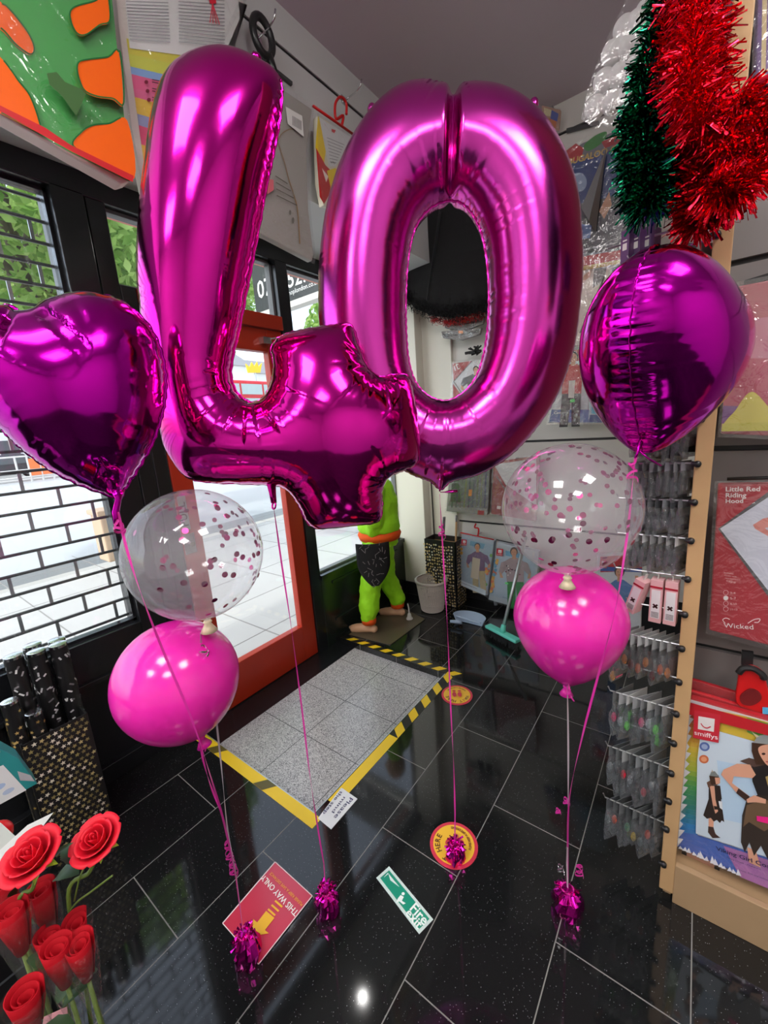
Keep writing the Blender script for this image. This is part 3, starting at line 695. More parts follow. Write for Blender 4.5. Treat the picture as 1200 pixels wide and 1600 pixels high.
V, F, lp = inflate([l4], .0036, 1.0, 4, nw=110, amp=.0036, lng=(.02, .09), wid=(.004, .007), fans=fan4)
b4 = thing('number_four_balloon', 'magenta foil balloon shaped as a figure four, left of the zero', 'balloon', tuple(O+W*-.3))
foil_balloon(b4, V, F, lp, O, U, W, N, foil)
def tail_px(root, a, b, t0, w0, w1, mat, name='filling_tail'):
    A, B = at(*a, t0), at(*b, t0); m = MB(); m.tube([A+(A-B)*.25, A, A*.5+B*.5, B], [w0*1.2, w0, w0*.75, w1], 10, flat=.35); return m.build(name, mat, root, smooth=True)
tail_px(b4, (424, 757), (428, 786), depth(O)+.02, .014, .009, foil)
rg = MB(); cc = at(428, 790, depth(O)+.02); rg.tube([cc+.008*np.array([math.cos(a)*.8, math.sin(a)*.3, math.sin(a)]) for a in np.linspace(0, 2*PI, 17)], .0025, 6, cap=False); rg.build('hanging_tab', foil, b4, smooth=True)
hk = MB(); A = at(400, 92, depth(O)); hk.ell(A, (.014, .014, .012)); hk.tube([A, at(400, 100, depth(O))], [.006, .01]); hk.build('top_tab', foil, b4, smooth=True)
# ---- the figure zero
O, U, W, N = plane_at(703, 450, 1.245, .05)
zero_o = [(708, 152), (684, 142), (655, 139), (620, 150), (586, 178), (556, 218), (531, 270), (513, 330), (503, 400), (500, 470), (504, 535), (514, 590), (540, 645), (575, 690), (610, 720), (645, 741), (672, 751), (689, 764), (706, 751), (745, 741), (790, 716), (830, 677), (865, 625), (890, 560), (902, 490), (906, 410), (902, 330), (892, 280), (871, 230), (841, 186), (800, 156), (760, 144), (730, 144)]
zero_i = [(702, 314), (727, 322), (750, 358), (761, 410), (764, 470), (760, 530), (748, 580), (728, 610), (700, 626), (672, 620), (650, 598), (638, 560), (634, 500), (635, 440), (640, 390), (651, 352), (673, 325)]
lo0 = cat_rom(toplane(O, U, W, N, zero_o), 10); li0 = cat_rom(toplane(O, U, W, N, zero_i), 10)
ca, cb_ = toplane(O, U, W, N, [(709, 150), (703, 312)])
tot = len(lo0)
V, F, lp = inflate([lo0, li0], .0038, 1.0, 9, nw=130, amp=.0040, lng=(.02, .11), wid=(.0038, .006), crease=[(ca[0], ca[1]+.03, cb_[0], cb_[1], .011, .62)], dens=lambda s: 1.0 if s > .68 else .35)
b0 = thing('number_zero_balloon', 'magenta foil balloon shaped as a figure zero, right of the four', 'balloon', tuple(O+W*-.5))
T0 = foil_balloon(b0, V, F, lp, O, U, W, N, foil0)
t0 = depth(O)
tail_px(b0, (689, 752), (687, 768), t0+.05, .012, .004, foil0)
m = MB(); A = at(704, 768, t0+.05); m.tube([at(688, 769, t0+.05), at(694, 769, t0+.05), A, at(714, 767, t0+.05)], [.003, .004, .013, .012], 10, flat=.4); m.build('inflation_tail', foil0, b0, smooth=True)
for px, py in ((581, 172), (834, 163)):
    m = MB(); A = at(px, py, t0-.02); m.ell(A, (.014, .012, .018)); m.build('top_tab', foil0, b0, smooth=True)
# ---- heart on the left
O, U, W, N = plane_at(100, 610, .70, -.12)
hl = [(45, 493), (70, 474), (108, 463), (150, 461), (190, 473), (225, 501), (248, 541), (258, 590), (254, 640), (238, 690), (214, 733), (197, 758), (186, 777), (165, 771), (122, 755), (80, 733), (38, 702), (-5, 660), (-48, 610), (-76, 560), (-78, 520), (-55, 494), (-20, 482), (15, 480)]
lh = cat_rom(toplane(O, U, W, N, hl), 10)
V, F, lp = inflate([lh], .0042, 1.12, 12, nw=95, amp=.0040, lng=(.03, .11), wid=(.004, .007))
hL = thing('heart_balloon', 'purple-pink foil heart balloon at the left edge, above the black door post', 'balloon', tuple(O+W*-.3), group='foil heart balloons')
foil_balloon(hL, V, F, lp, O, U, W, N, foilh)
tl = depth(O)+.02
m = MB(); m.tube([at(184, 765, tl), at(185, 780, tl), at(181, 800, tl), at(186, 826, tl)], [.012, .005, .006, .007], 8, flat=.4); m.build('inflation_tail', foilh, hL, smooth=True)
# ---- heart on the right, nearly edge on
hc = at(1030, 556, .82); d = CAM-hc; a = math.atan2(d[1], d[0])+1.30
N = np.array([math.cos(a), math.sin(a), 0]); U = np.cross([0, 0, 1.0], N); W = np.array([0, 0, 1.0])
rl = math.radians(6); dirh = _f-_f[2]*W; dirh /= np.linalg.norm(dirh); q = Matrix.Rotation(rl, 3, Vector(dirh))
U, W, N = [np.array(q@Vector(v)) for v in (U, W, N)]
hr = [(0, .155), (.055, .19), (.115, .196), (.17, .17), (.205, .115), (.208, .05), (.18, -.03), (.125, -.11), (.06, -.175), (.012, -.222)]
hr = hr+[(-x, y) for x, y in hr[:0:-1]]
V, F, lp = inflate([cat_rom([(x*.86, y*.86) for x, y in hr], 10)], .0038, 1.22, 15, nw=80, amp=.0028, lng=(.03, .11), wid=(.0036, .006))
hR = thing('heart_balloon', 'purple-pink foil heart balloon seen edge-on beside the wooden rack post', 'balloon', tuple(hc-W*.3), group='foil heart balloons')
foil_balloon(hR, V, F, lp, hc, U, W, N, foilh)
tr_ = depth(hc)
m = MB(); m.tube([at(1001, 690, tr_), at(997, 705, tr_), at(993, 716, tr_)], [.010, .005, .006], 8, flat=.5); m.tube([at(999, 705, tr_), at(1012, 716, tr_), at(1031, 727, tr_)], [.004, .006, .008], 8, flat=.3); m.build('inflation_tail', foilh, hR, smooth=True)

# ------------------------------------------------------------------ round balloons
def latex_prof(R, k, lip, tp=.10):     # teardrop: k = how far the neck reaches below
    pr = [(.0012, R)]
    for i in range(1, 25):
        th = PI*i/28; pr.append((R*math.sin(th)*(1 if th < PI/2 else 1-tp*((th-PI/2)/(PI/2))**1.3), R*math.cos(th)*(1 if th < PI/2 else k)))
    pr += [(R*.19, -R*k*.985), (R*.10, -R*(k+.03)), (R*.045, -R*(k+.06)), (R*.04, -R*(k+.10))]
    if lip: pr += [(R*.06, -R*(k+.13)), (R*.10, -R*(k+.2)), (R*.11, -R*(k+.22)), (R*.001, -R*(k+.215))]
    return pr
def aim(c, axis):
    z = Vector(axis).normalized(); return Matrix.Translation(tov(c))@z.to_track_quat('Z', 'Y').to_matrix().to_4x4()
def round_balloon(name, label, c, R, k, axis, mat, group, neck, neckmat, tp=.10):
    t = thing(name, label, 'balloon', (c[0], c[1], c[2]-R*1.2), group=group); M = aim(c, axis)
    m = MB(); m.lathe(latex_prof(R, k, False, tp), 56, M); m.build('inflated_body', mat, t, smooth=True)
    n = MB(); zz = -R*(k+.08); n.lathe([(R*.05, zz), (R*.07, zz-.004), (R*.05, zz-.008), (R*.08, zz-.016), (R*.13, zz-.028), (R*.001, zz-.026)], 14, M); 
    n.build('neck_knot', neckmat, t, smooth=True); return t, M
def wpt(c, px, py): return at(px, py, c)
tc = .93
cL = at(306, 866, tc); RL = 103*tc/FPX*.985
cbL, ML = round_balloon('confetti_balloon', 'clear balloon with magenta confetti at left, over a pink latex balloon', cL, RL, 1.02, (0, 0, 1), clearb, 'clear confetti balloons', 1, latexc)
cP = at(278, 1062, 1.0); RP = 91*1.0/FPX
round_balloon('latex_balloon', 'round hot pink latex balloon at left, below the clear confetti balloon', cP, RP, 1.05, (-.18, -.1, 1), latex, 'hot pink latex balloons', 1, latex)
tcr = .95
cR = at(889, 795, tcr); RR = 103*tcr/FPX*.985
cbR, MR = round_balloon('confetti_balloon', 'clear balloon full of magenta confetti at right, above a pink latex balloon', cR, RR, 1.02, (0, 0, 1), clearb, 'clear confetti balloons', 1, latexc)
cQ = at(889, 968, 1.10); RQ = 83*1.10/FPX
round_balloon('latex_balloon', 'hot pink teardrop latex balloon at right, below the confetti balloon', cQ, RQ, 1.27, (0, .05, 1), latex, 'hot pink latex balloons', 1, latex, .42)
# confetti stuck to the inside of the skin
def disc_mesh(r):
    m = MB(); m.lathe([(r, -.00015), (r, .00015)], 14); me = m.build('confetti', conf); o = me; d = o.data; bpy.data.objects.remove(o); return d
cdm = disc_mesh(.0062)
def confetti(root, c, R, n, fn, seed):
    r = np.random.default_rng(seed); k = 0; rm = ROOTM[root.name]; extra = MB(); tries = 0
    while k < n and tries < 20000:
        tries += 1
        v = r.normal(size=3); v /= np.linalg.norm(v)
        if not fn(v, r): continue
        p = c+v*(R-.0015); z = Vector(v)+Vector(r.normal(size=3)*.12)
        if k < 100:
            o = bpy.data.objects.new('confetti', cdm); COL.objects.link(o); o.parent = root; o.matrix_local = rm.inverted()@(aim(p, z))
        else: extra.lathe([(.0062, -.00015), (.0062, .00015)], 12, aim(p, z))
        k += 1
    if extra.v: e = extra.build('confetti_rest', conf, root); e['kind'] = 'stuff'
def sview(v): return np.array([np.dot(v, _r2), np.dot(v, _d2), np.dot(v, _f)])
def fL(v, r):
    s = sview(v); p = .10
    if s[0] > .0: p = .9 if -.75 < s[1] < .45 else .25
    elif s[1] < -.5: p = .35
    return r.uniform() < p
def fR(v, r):
    s = sview(v); return r.uniform() < (.45 if s[0] < -.1 and s[1] > .1 else .8)
confetti(cbL, cL, RL, 96, fL, 3); confetti(cbR, cR, RR, 175, fR, 5)

# ------------------------------------------------------------------ balloon weights
def weight(P, h, label, seed, wide=.05, tuft=1.0):
    r = np.random.default_rng(seed); P = np.array(P); t = thing('balloon_weight', label, 'balloon weight', P, group='tinsel balloon weights')
    b = MB(); prof = [(.001, 0), (wide*.78, 0), (wide*.95, h*.12), (wide, h*.3), (wide*.8, h*.5), (wide*.42, h*.62), (wide*.30, h*.68), (.001, h*.69)]
    n = 26; vs = []; fs = []
    for rr, z in prof:
        for k in range(n):
            q = rr*(1+.16*math.sin(k*5+z*40+seed)+r.uniform(-.1, .1)); vs.append(P+np.array([q*math.cos(2*PI*k/n), q*math.sin(2*PI*k/n), z]))
    for i in range(len(prof)-1):
        for k in range(n): fs.append((i*n+k, i*n+(k+1) % n, (i+1)*n+(k+1) % n, (i+1)*n+k))
    fs.append(tuple(range(n))); b.add(vs, fs); b.build('foil_wrapped_base', foilw, t)
    f = MB()
    for k in range(int(95*tuft)):
        a = r.uniform(0, 2*PI); z0 = h*r.uniform(.40, .68); el = r.uniform(-.35, 1.35); L = r.uniform(.012, .032); rr = wide*.25
        A = P+np.array([rr*math.cos(a), rr*math.sin(a), z0]); D = np.array([math.cos(a)*math.cos(el), math.sin(a)*math.cos(el), math.sin(el)])
        f.ribbon([A, A+D*L*.6, A+D*L+np.array([0, 0, -.006])], r.uniform(.005, .011) if tuft < 1.2 else r.uniform(.003, .006), .0003, side=r.normal(size=3), ph=r.uniform(0, 3))
    f.build('foil_frill', foilw, t)
    k = MB(); k.tube([P+np.array([.016*math.cos(a), .016*math.sin(a), h*.66+.002*math.sin(3*a)]) for a in np.linspace(0, 2*PI, 15)], .0022, 6); k.build('ribbon_tie', rib_p, t)
    return P+np.array([0, 0, h*.68])
W1 = weight(onz(388, 1500), .15, 'magenta tinsel balloon weight on the red THIS WAY ONLY floor sign', 1, .036)
W2 = weight(onz(513, 1424), .125, 'magenta tinsel balloon weight on bare black tile below the figure four', 2, .036)
W3 = weight(onz(712, 1345), .115, 'magenta tinsel balloon weight standing on the nearer WAIT HERE circle', 3, .030, 1.5)
W4 = weight(onz(886, 1424), .13, 'magenta tinsel balloon weight at right, below the teardrop latex balloon', 4, .042, .5)
# ------------------------------------------------------------------ ribbons
def rpath(px, t0, t1, n=8, pw=1.0):
    q = cat_rom(px, n, False); L = len(q); return [at(x, y, t0+(t1-t0)*(i/(L-1))**pw) for i, (x, y) in enumerate(q)]
def ribbon(label, px, t0, end, mat, w=.0046, twist=9, curls=(), group='balloon ribbons', pw=1.0):
    t1 = depth(end); P = rpath(px, t0, t1, 8, pw); P.append(end)
    t = thing('curling_ribbon', label, 'ribbon', end, group=group)
    m = MB(); m.ribbon(P, w, .0005, twist=twist, ph=.4); m.build('strand', mat, t)
    for (cx, cy, rad, hh, turns, mt) in curls:
        c = at(cx, cy, t1 if cy > 1150 else t0); m = MB(); k = int(turns*14)
        m.ribbon([c+np.array([rad*(1-.4*i/k)*math.cos(i*2*PI/14), rad*(1-.4*i/k)*math.sin(i*2*PI/14), hh*1.5*(i/k-.5)+.004*math.sin(i*.7)]) for i in range(k+1)], .0045, .0005, side=(0, 0, 1), ph=PI/2); m.build('curled_end', mt, t)
    return t
ribbon('pink ribbon from the left heart balloon down to its weight', [(185, 800), (196, 850), (216, 915), (250, 1005), (300, 1125), (328, 1210), (350, 1285), (368, 1370)], tl, W1, rib_p, curls=[(357, 1330, .011, .045, 4, rib_p), (364, 1356, .012, .03, 4, rib_p), (186, 824, .010, .016, 2, rib_p)], pw=3.0)
ribbon('pale ribbon from the left clear balloon down to its weight', [(313, 990), (318, 1030), (333, 1090), (345, 1190), (356, 1300), (370, 1375)], tc, W1, rib_s, curls=[(318, 1018, .012, .012, 1.5, silver)])
ribbon('short pink ribbon from the left latex balloon joining the others', [(312, 1158), (318, 1190), (330, 1230), (348, 1275), (356, 1310), (369, 1374)], 1.0, W1, rib_p, curls=[(317, 1170, .009, .006, 1, rib_p)])
ribbon('pink ribbon from the figure four down to its weight', [(428, 795), (440, 880), (455, 980), (472, 1110), (484, 1210), (496, 1290), (506, 1350)], depth(b4.location), W2, rib_p, curls=[])
t_ = MB(); e = W2; 
ribbon('pink ribbon from the figure zero down to its weight', [(687, 772), (692, 860), (699, 980), (704, 1100), (709, 1200), (711, 1270)], t0+.05, W3, rib_p, curls=[(690, 830, .012, .03, 2, rib_p)])
ribbon('pink ribbon from the right heart balloon down to its weight', [(992, 716), (986, 780), (978, 850), (962, 950), (936, 1050), (910, 1150), (890, 1245), (887, 1330)], tr_, W4, rib_p, curls=[(988, 735, .011, .03, 2, rib_p)], pw=3.0)
ribbon('pale ribbon from the right clear balloon down to its weight', [(876, 905), (882, 940), (884, 1000), (887, 1100), (888, 1200), (887, 1300), (886, 1350)], 1.03, W4, rib_s, curls=[(880, 942, .010, .010, 1.5, silver), (885, 1252, .010, .014, 2, rib_p), (872, 1268, .008, .010, 2, rib_p), (876, 1358, .010, .02, 2, silver), (905, 1360, .012, .03, 3, rib_p)])
ribbon('short pink ribbon tied under the teardrop latex balloon', [(888, 1068), (890, 1080), (893, 1090)], 1.07, at(897, 1096, 1.07), rib_p, curls=[(889, 1082, .006, .012, 2, rib_p)])

# ------------------------------------------------------------------ floor tape, notices
YEL = (240, 204, 40); BLK = (22, 22, 22)
def tape(label, A, B, wd, stripes, skip=0.0, worn=False):
    A = np.array([*A, 0.]); B = np.array([*B, 0.]); L = np.linalg.norm(B-A); R = (B-A)/L; U = np.array([-R[1], R[0], 0]); U = U if True else U
    m = Pic((0, 0, 0), (0, 0, 1)); z = np.array([0, 0, .0012])
    base = MB(); base.prism([A+z*.2, B+z*.2, B+U*wd+z*.2, A+U*wd+z*.2], (0, 0, .0008))
    base.cc = srgb(*(YEL if worn else BLK)); base.c = [base.cc]*len(base.f)
    o = solo(base, 'hazard_tape', printm, label, 'tape', 'black and yellow floor tape')
    n = max(1, int(L/stripes)); sk = wd*.8
    for i in range(n):
        a = i*L/n; b = a+L/n*.5
        if worn and i % 3 != 1: continue
        pts = [(a, 0), (b, 0), (min(b+sk, L), wd), (min(a+sk, L), wd)]
        m.poly3([A+R*x+U*y+z for x, y in pts], (96, 88, 40) if worn else YEL)
    m.done('yellow_stripes' if not worn else 'worn_stripes', o); return o
tape('black and yellow tape along the far edge of the granite step, by the mannequin', (RX1+.05, RY1+.005), (-1.93, RY1+.005), -.045, .098)
tape('black and yellow tape along the right edge of the granite step', (RX1+.055, 1.32), (RX1+.055, RY1+.05), .05, .105)
tape('plain yellow tape at the front right edge of the granite step', (RX1+.055, .90), (RX1+.055, 1.32), .05, .6, worn=True)
tape('worn yellow tape along the front left edge of the granite step', (-1.90, RY0-.05), (RX1+.04, RY0-.05), .048, .11, worn=True)
FN = (0, 0, 1)
def notice(name, label, cat, corners, col, z=.0012, edge=None, group=None):
    P = [onz(x, y, .001) for x, y in corners]; m = MB(); m.cc = srgb(*col); m.prism([p for p in P], (0, 0, .0014)); m.c = [m.cc]*len(m.f)
    o = solo(m, name, printg, label, cat, group); return o, Pic((0, 0, .0026), FN, .0006)
o, p = notice('warning_notice', 'white paper notice please mind the step at the corner of the granite step', 'notice', [(533.5, 1231), (558.6, 1248.5), (517.5, 1296), (496.7, 1279)], (232, 236, 238))
p.text('Please', (547, 1246), (521, 1277), (40, 40, 90), .01, .6); p.text('mind', (537, 1245), (518, 1269), (40, 40, 90), .01, .45); p.text('the step', (532, 1236), (504, 1271), (40, 40, 90), .01, .6); p.done('handwriting', o)
o, p = notice('floor_sign', 'red THIS WAY ONLY floor sign with yellow arrow', 'floor sign', [(430, 1347), (488, 1400), (404, 1507), (348, 1443)], (200, 56, 80))
for a, b in (((430, 1347), (488, 1400)), ((488, 1400), (404, 1507)), ((404, 1507), (348, 1443)), ((348, 1443), (430, 1347))): p.line(a, b, 1.6, (236, 214, 214))
p.text('THIS WAY ONLY', (467, 1425), (413, 1367), (245, 240, 235), .015); p.text('PLEASE KEEP A SAFE DISTANCE', (474, 1413), (424, 1363), (240, 170, 60), .01)
for k in range(3): p.line((419+k*5.5, 1421-k*6.5), (430+k*5.5, 1431-k*6.5), 3.2, (244, 190, 50))
p.poly([(416, 1424), (429, 1435), (414, 1454), (420, 1459), (393, 1464), (396, 1437), (402, 1442)], (244, 190, 50)); p.done('lettering', o)
o, p = notice('floor_sign', 'green and white fire exit floor sign with running figure', 'floor sign', [(608, 1354), (677, 1437), (655, 1460), (588, 1372)], (214, 232, 226))
G = (20, 150, 120)
p.poly([(608, 1360), (671, 1436), (655, 1452), (594, 1372)], G)
p.text('Fire', (640, 1421), (662, 1447), (240, 250, 246), .02); p.text('exit', (633, 1428), (653, 1453), (240, 250, 246), .02)
p.poly([(606, 1364), (624, 1386), (618, 1392), (600, 1371)], (225, 240, 235)); p.poly([(598, 1373), (607, 1366), (610, 1376), (626, 1388), (620, 1394), (606, 1384)], G)
p.ell2(630, 1397, 2.5, 2.5, (240, 250, 246)); p.poly([(626, 1399), (631, 1402), (628, 1408), (634, 1412), (630, 1414), (624, 1409), (618, 1412), (622, 1404)], (240, 250, 246)); p.done('lettering', o)
def wait_here(px, py, r, ang, label):
    C = onz(px, py, .001); m = MB(); m.cc = srgb(214, 62, 84); n = 40
    m.prism([C+r*np.array([math.cos(a), math.sin(a), 0]) for a in np.linspace(0, 2*PI, n, endpoint=False)], (0, 0, .0014)); m.c = [m.cc]*len(m.f)
    o = solo(m, 'floor_sticker', printg, label, 'floor sticker', 'round WAIT HERE stickers'); p = Pic((0, 0, .0026), FN, .0006)
    p.disc3([C[0], C[1], .0026], r*.86, (248, 196, 60)); C = np.array([C[0], C[1], .0026])
    def arc(txt, rad, a0, a1, h, col, flip):
        for i, ch in enumerate(txt):
            if ch == ' ': continue
            a = a0+(a1-a0)*(i+.5)/len(txt); e = np.array([math.cos(a), math.sin(a), 0]); U = -e if flip else e; R = np.cross(U, FN); v, f = text2d(ch, .02)
            wch = (v[:, 0].max()-v[:, 0].min())*h; p.text3(ch, C+e*rad-R*wch/2-U*h*.35, R, U, wch, col, .02)
    arc('WAIT HERE', r*.68, ang+1.35, ang-1.35, r*.30, (90, 40, 30), False)
    arc('PLEASE KEEP A SAFE DISTANCE', r*.68, ang+PI-1.0, ang+PI+1.0, r*.14, (120, 50, 40), True)
    e = np.array([math.cos(ang), math.sin(ang), 0]); s = np.array([-e[1], e[0], 0])
    for sg in (-1, 1):
        q = C+s*sg*r*.17; 
        p.poly3([q+e*r*(.05+.24*math.cos(a))+s*r*.13*math.sin(a) for a in np.linspace(0, 2*PI, 20, endpoint=False)], (214, 62, 84)); p.poly3([q-e*r*(.30+.09*math.cos(a))+s*r*.11*math.sin(a) for a in np.linspace(0, 2*PI, 16, endpoint=False)], (214, 62, 84))
    p.done('lettering', o)
wait_here(709, 1320, .083, math.atan2(onz(684, 1340)[1]-onz(709, 1320)[1], onz(684, 1340)[0]-onz(709, 1320)[0]), 'yellow WAIT HERE circle nearest the camera, under a balloon weight')
wait_here(714, 1086, .083, math.atan2(onz(716, 1105)[1]-onz(714, 1086)[1], onz(716, 1105)[0]-onz(714, 1086)[0]), 'yellow WAIT HERE circle with footprints at the far corner of the granite step')

# ------------------------------------------------------------------ broom, dustpan, brush, basket
bh_ = onz(785, 992, .045); top = ony(822, 838, 2.74)
br = thing('broom', 'mint green broom with grey handle leaning on the hanging costume packs', 'broom', (bh_[0], bh_[1], 0))
d = np.array([.17, -.05, 0]); a = math.atan2(onz(808, 1004)[1]-onz(762, 980)[1], onz(808, 1004)[0]-onz(762, 980)[0]); Rz = Matrix.Rotation(a, 3, 'Z')
MB().box((bh_[0], bh_[1], .058), (.27, .055, .022), Rz).build('head', mint, br, bevel=.008)
s = MB(); s.tube([(bh_[0], bh_[1], .062), (bh_[0]+.003, bh_[1]+.02, .11)], [.022, .015], 14); s.build('socket', mint, br, smooth=True)
h = MB(); h.tube([(bh_[0]+.002, bh_[1]+.012, .09), tuple(top)], .0115, 14); h.build('handle', alu, br, smooth=True)
ft = MB(); r = np.random.default_rng(5)
for i in range(420):
    x = r.uniform(-.13, .13); y = r.uniform(-.02, .02); q = Rz@Vector((x, y, 0)); e = Rz@Vector((x*1.12, y*1.8, 0)); ft.tube([(bh_[0]+q.x, bh_[1]+q.y, .05), (bh_[0]+e.x, bh_[1]+e.y, .002)], .0012, 3, cap=False)
ft.build('bristles', bristle, br, fixn=False)
dp = onz(735, 968, .02); t = thing('dustpan', 'pale blue plastic dustpan lying on the floor beside the waste basket', 'dustpan', (dp[0], dp[1], 0))
m = MB(); n = 18; rim = []; bot = []
for i in range(n+1):
    an = -PI*.05+PI*1.1*i/n; rim.append((dp[0]+.125*math.cos(an), dp[1]-.02+.085*math.sin(an), .055)); bot.append((dp[0]+.105*math.cos(an), dp[1]-.02+.07*math.sin(an), .004))
m.add(rim+bot, [(i, i+1, n+2+i, n+1+i) for i in range(n)]+[tuple(range(n+1, 2*n+2))]); o = m.build('pan', bluepl, t, smooth=True); so_ = o.modifiers.new('s', 'SOLIDIFY'); so_.thickness = .004
MB().tube([(dp[0]-.09, dp[1]-.05, .05), (dp[0]+.11, dp[1]-.07, .05)], .006, 8).build('lip', bluepl, t)
h = MB(); h.tube([(dp[0]-.02, dp[1]-.10, .04), (dp[0]-.10, dp[1]-.12, .035)], [.016, .010], 8); h.build('handle', bluepl, t, smooth=True)
hb = onz(772, 945, .02); t = thing('hand_brush', 'grey hand brush standing in shadow behind the dustpan', 'brush', (hb[0], hb[1], 0))
m = MB(); m.tube([(hb[0]-.04, hb[1]+.12, .14), (hb[0]-.02, hb[1]+.06, .09), (hb[0]+.015, hb[1], .02)], [.03, .016, .013], 10, flat=.5); m.build('handle', pm('grey_plastic', srgb(150, 156, 164), .4), t, smooth=True)
MB().box((hb[0]-.06, hb[1]+.16, .09), (.09, .05, .16), .4).build('bristle_block', bristle, t, bevel=.01)
bk = onz(672, 955, 0); bx, by = bk[0], bk[1]+.04
t = thing('waste_basket', 'cream woven plastic waste basket in the far corner', 'basket', (bx, by, 0))
m = MB(); n = 44; z0, z1, r0, r1 = .012, .245, .088, .118
for i in range(n):
    a0 = 2*PI*i/n
    for hand in (1, -1):
        pts = [((r0+(r1-r0)*k/8)*math.cos(a0+hand*.35*k/8)+bx, (r0+(r1-r0)*k/8)*math.sin(a0+hand*.35*k/8)+by, z0+(z1-z0)*k/8) for k in range(9)]; m.tube(pts, .0032, 4, cap=False)
for k in range(20):
    z = z0+(z1-z0)*k/19; rr = r0+(r1-r0)*k/19; m.tube([(bx+rr*math.cos(a), by+rr*math.sin(a), z) for a in np.linspace(0, 2*PI, 41)], .0036, 4, cap=False)
m.lathe([(r0*.985, .0), (r0*.99, .05), (r0*.99+.002, .05), (r0, 0)], 40, Matrix.Translation((bx, by, .006)))
m.build('woven_body', basket_m, t, fixn=False)
MB().lathe([(r1-.004, .238), (r1+.010, .240), (r1+.012, .256), (r1-.002, .258)], 44, Matrix.Translation((bx, by, 0)), cap=False).build('rim', basket_m, t, smooth=True)
MB().lathe([(.001, .004), (r0-.002, .004), (r0-.002, .012), (.001, .012)], 40, Matrix.Translation((bx, by, 0))).build('bottom', basket_m, t)
# dotted box with tools
A = ony(668, 828, 2.70); bxw = .19
X0 = ony(666, 900, 2.70)[0]; X1 = ony(713, 900, 2.70)[0]; zt = ony(690, 845, 2.70)[2]
t = thing('dotted_box', 'tall black box with gold dots behind the waste basket', 'box', ((X0+X1)/2, 2.78, 0))
m = MB(); th = .006
m.b2((X0, 2.70, 0), (X1, 2.70+th, zt)); m.b2((X0, 2.86-th, 0), (X1, 2.86, zt)); m.b2((X0, 2.70, 0), (X0+th, 2.86, zt)); m.b2((X1-th, 2.70, 0), (X1, 2.86, zt)); m.b2((X0, 2.70, 0), (X1, 2.86, .01)); m.build('carton', black_m, t)
p = Pic((0, 2.6995, 0), (0, -1, 0)); p2 = Pic((X1+.0005, 0, 0), (1, 0, 0)); r = np.random.default_rng(3)
for q, (u0, u1) in ((p, (X0, X1)), (p2, (2.70, 2.86))):
    k = 0; nzz = int(zt/.026)
    for iz in range(nzz):
        for iu in range(int((u1-u0)/.022)):
            u = u0+.012+iu*.022+r.uniform(-.005, .005); z = .012+iz*.026+r.uniform(-.006, .006); rr = r.uniform(.006, .0092); c = (226, 202, 140) if r.uniform() < .7 else (240, 234, 214)
            q.disc3((u, 2.6995, z) if q is p else (X1+.0005, u, z), rr, c, 7)
p.done('dot_print', t); p2.done('dot_print', t)
MB().b2((X0+th, 2.70+th, zt-.05), (X1-th, 2.86-th, zt-.045)).build('inner_flap', kraft, t)
cx = (X0+X1)/2
t = thing('tool_handle', 'grey handled tool standing in the gold-dotted box', 'tool', (cx, 2.76, .3))
m = MB(); A = ony(690, 880, 2.76); B = ony(694, 808, 2.76); m.tube([A, A*.45+B*.55], .012, 10); m.build('shaft', chrome, t, smooth=True)
m = MB(); m.tube([A*.5+B*.5, A*.3+B*.7, A*.1+B*.9, B], [.014, .018, .016, .017], 10, flat=.6); m.build('grip', pm('grey_grip', (.18, .18, .19), .5), t, smooth=True)
t = thing('wooden_tool_handle', 'thin wooden handled tool standing in the gold-dotted box', 'tool', (cx+.05, 2.78, .3))
m = MB(); A = ony(711, 890, 2.80); B = ony(713, 815, 2.80); m.tube([A, B], .008, 10); m.build('handle', wood, t, smooth=True)
m = MB(); m.tube([B, B+(B-A)*.12], [.010, .019], 10, flat=.5); m.build('head', steel, t, smooth=True)

# ------------------------------------------------------------------ mannequin
mx, my = -1.76, 2.20
F1 = onz(578, 984, .02); F2 = onz(622, 958, .02)      # ankles of the near and far foot
plate = MB()
pq = [onz(x, y, .001) for x, y in ((545, 992), (610, 1008), (664, 968), (618, 945))]; plate.prism(pq, (0, 0, .005)); 
solo(plate, 'mannequin_stand', plate_m, 'flat brown base plate under the bare feet of the mannequin', 'stand')
mann = thing('mannequin', 'barefoot shop mannequin in a neon green and orange costume by the window', 'mannequin', (float(F1[0]+F2[0])/2, float(F1[1]+F2[1])/2, .006))
hip = (F1+F2)/2+np.array([-.0, .02, 0]); hx, hy = hip[0], hip[1]; zb_ = ony(600, 838, hy)[2]
face = np.array([-.80, -.60, 0]); side = np.array([.60, -.80, 0])
b = MB()
def foot(A, m):
    d = np.array([-.93, -.36, 0]); d /= np.linalg.norm(d); A = np.array([A[0], A[1], 0])
    pts = [A-d*.045, A, A+d*.05, A+d*.10, A+d*.145]; m.tube([p+[0, 0, z] for p, z in zip(pts, (.032, .036, .034, .026, .020))], [.024, .032, .033, .034, .026], 12, flat=1)
    m.ell(A-d*.03+[0, 0, .03], (.03, .03, .028)); m.tube([A+[0, 0, .03], A+[0, 0, .13]], [.032, .030], 12)
    for k in range(5): q = A+d*(.160-.008*k)+np.array([-d[1], d[0], 0])*(.024-.012*k)*-1; m.ell(q+[0, 0, .017], (.0135-.001*k,)*3, n=8, m=6)
foot(F1, b); foot(F2, b)
zk = .34; hipz = zb_-.03
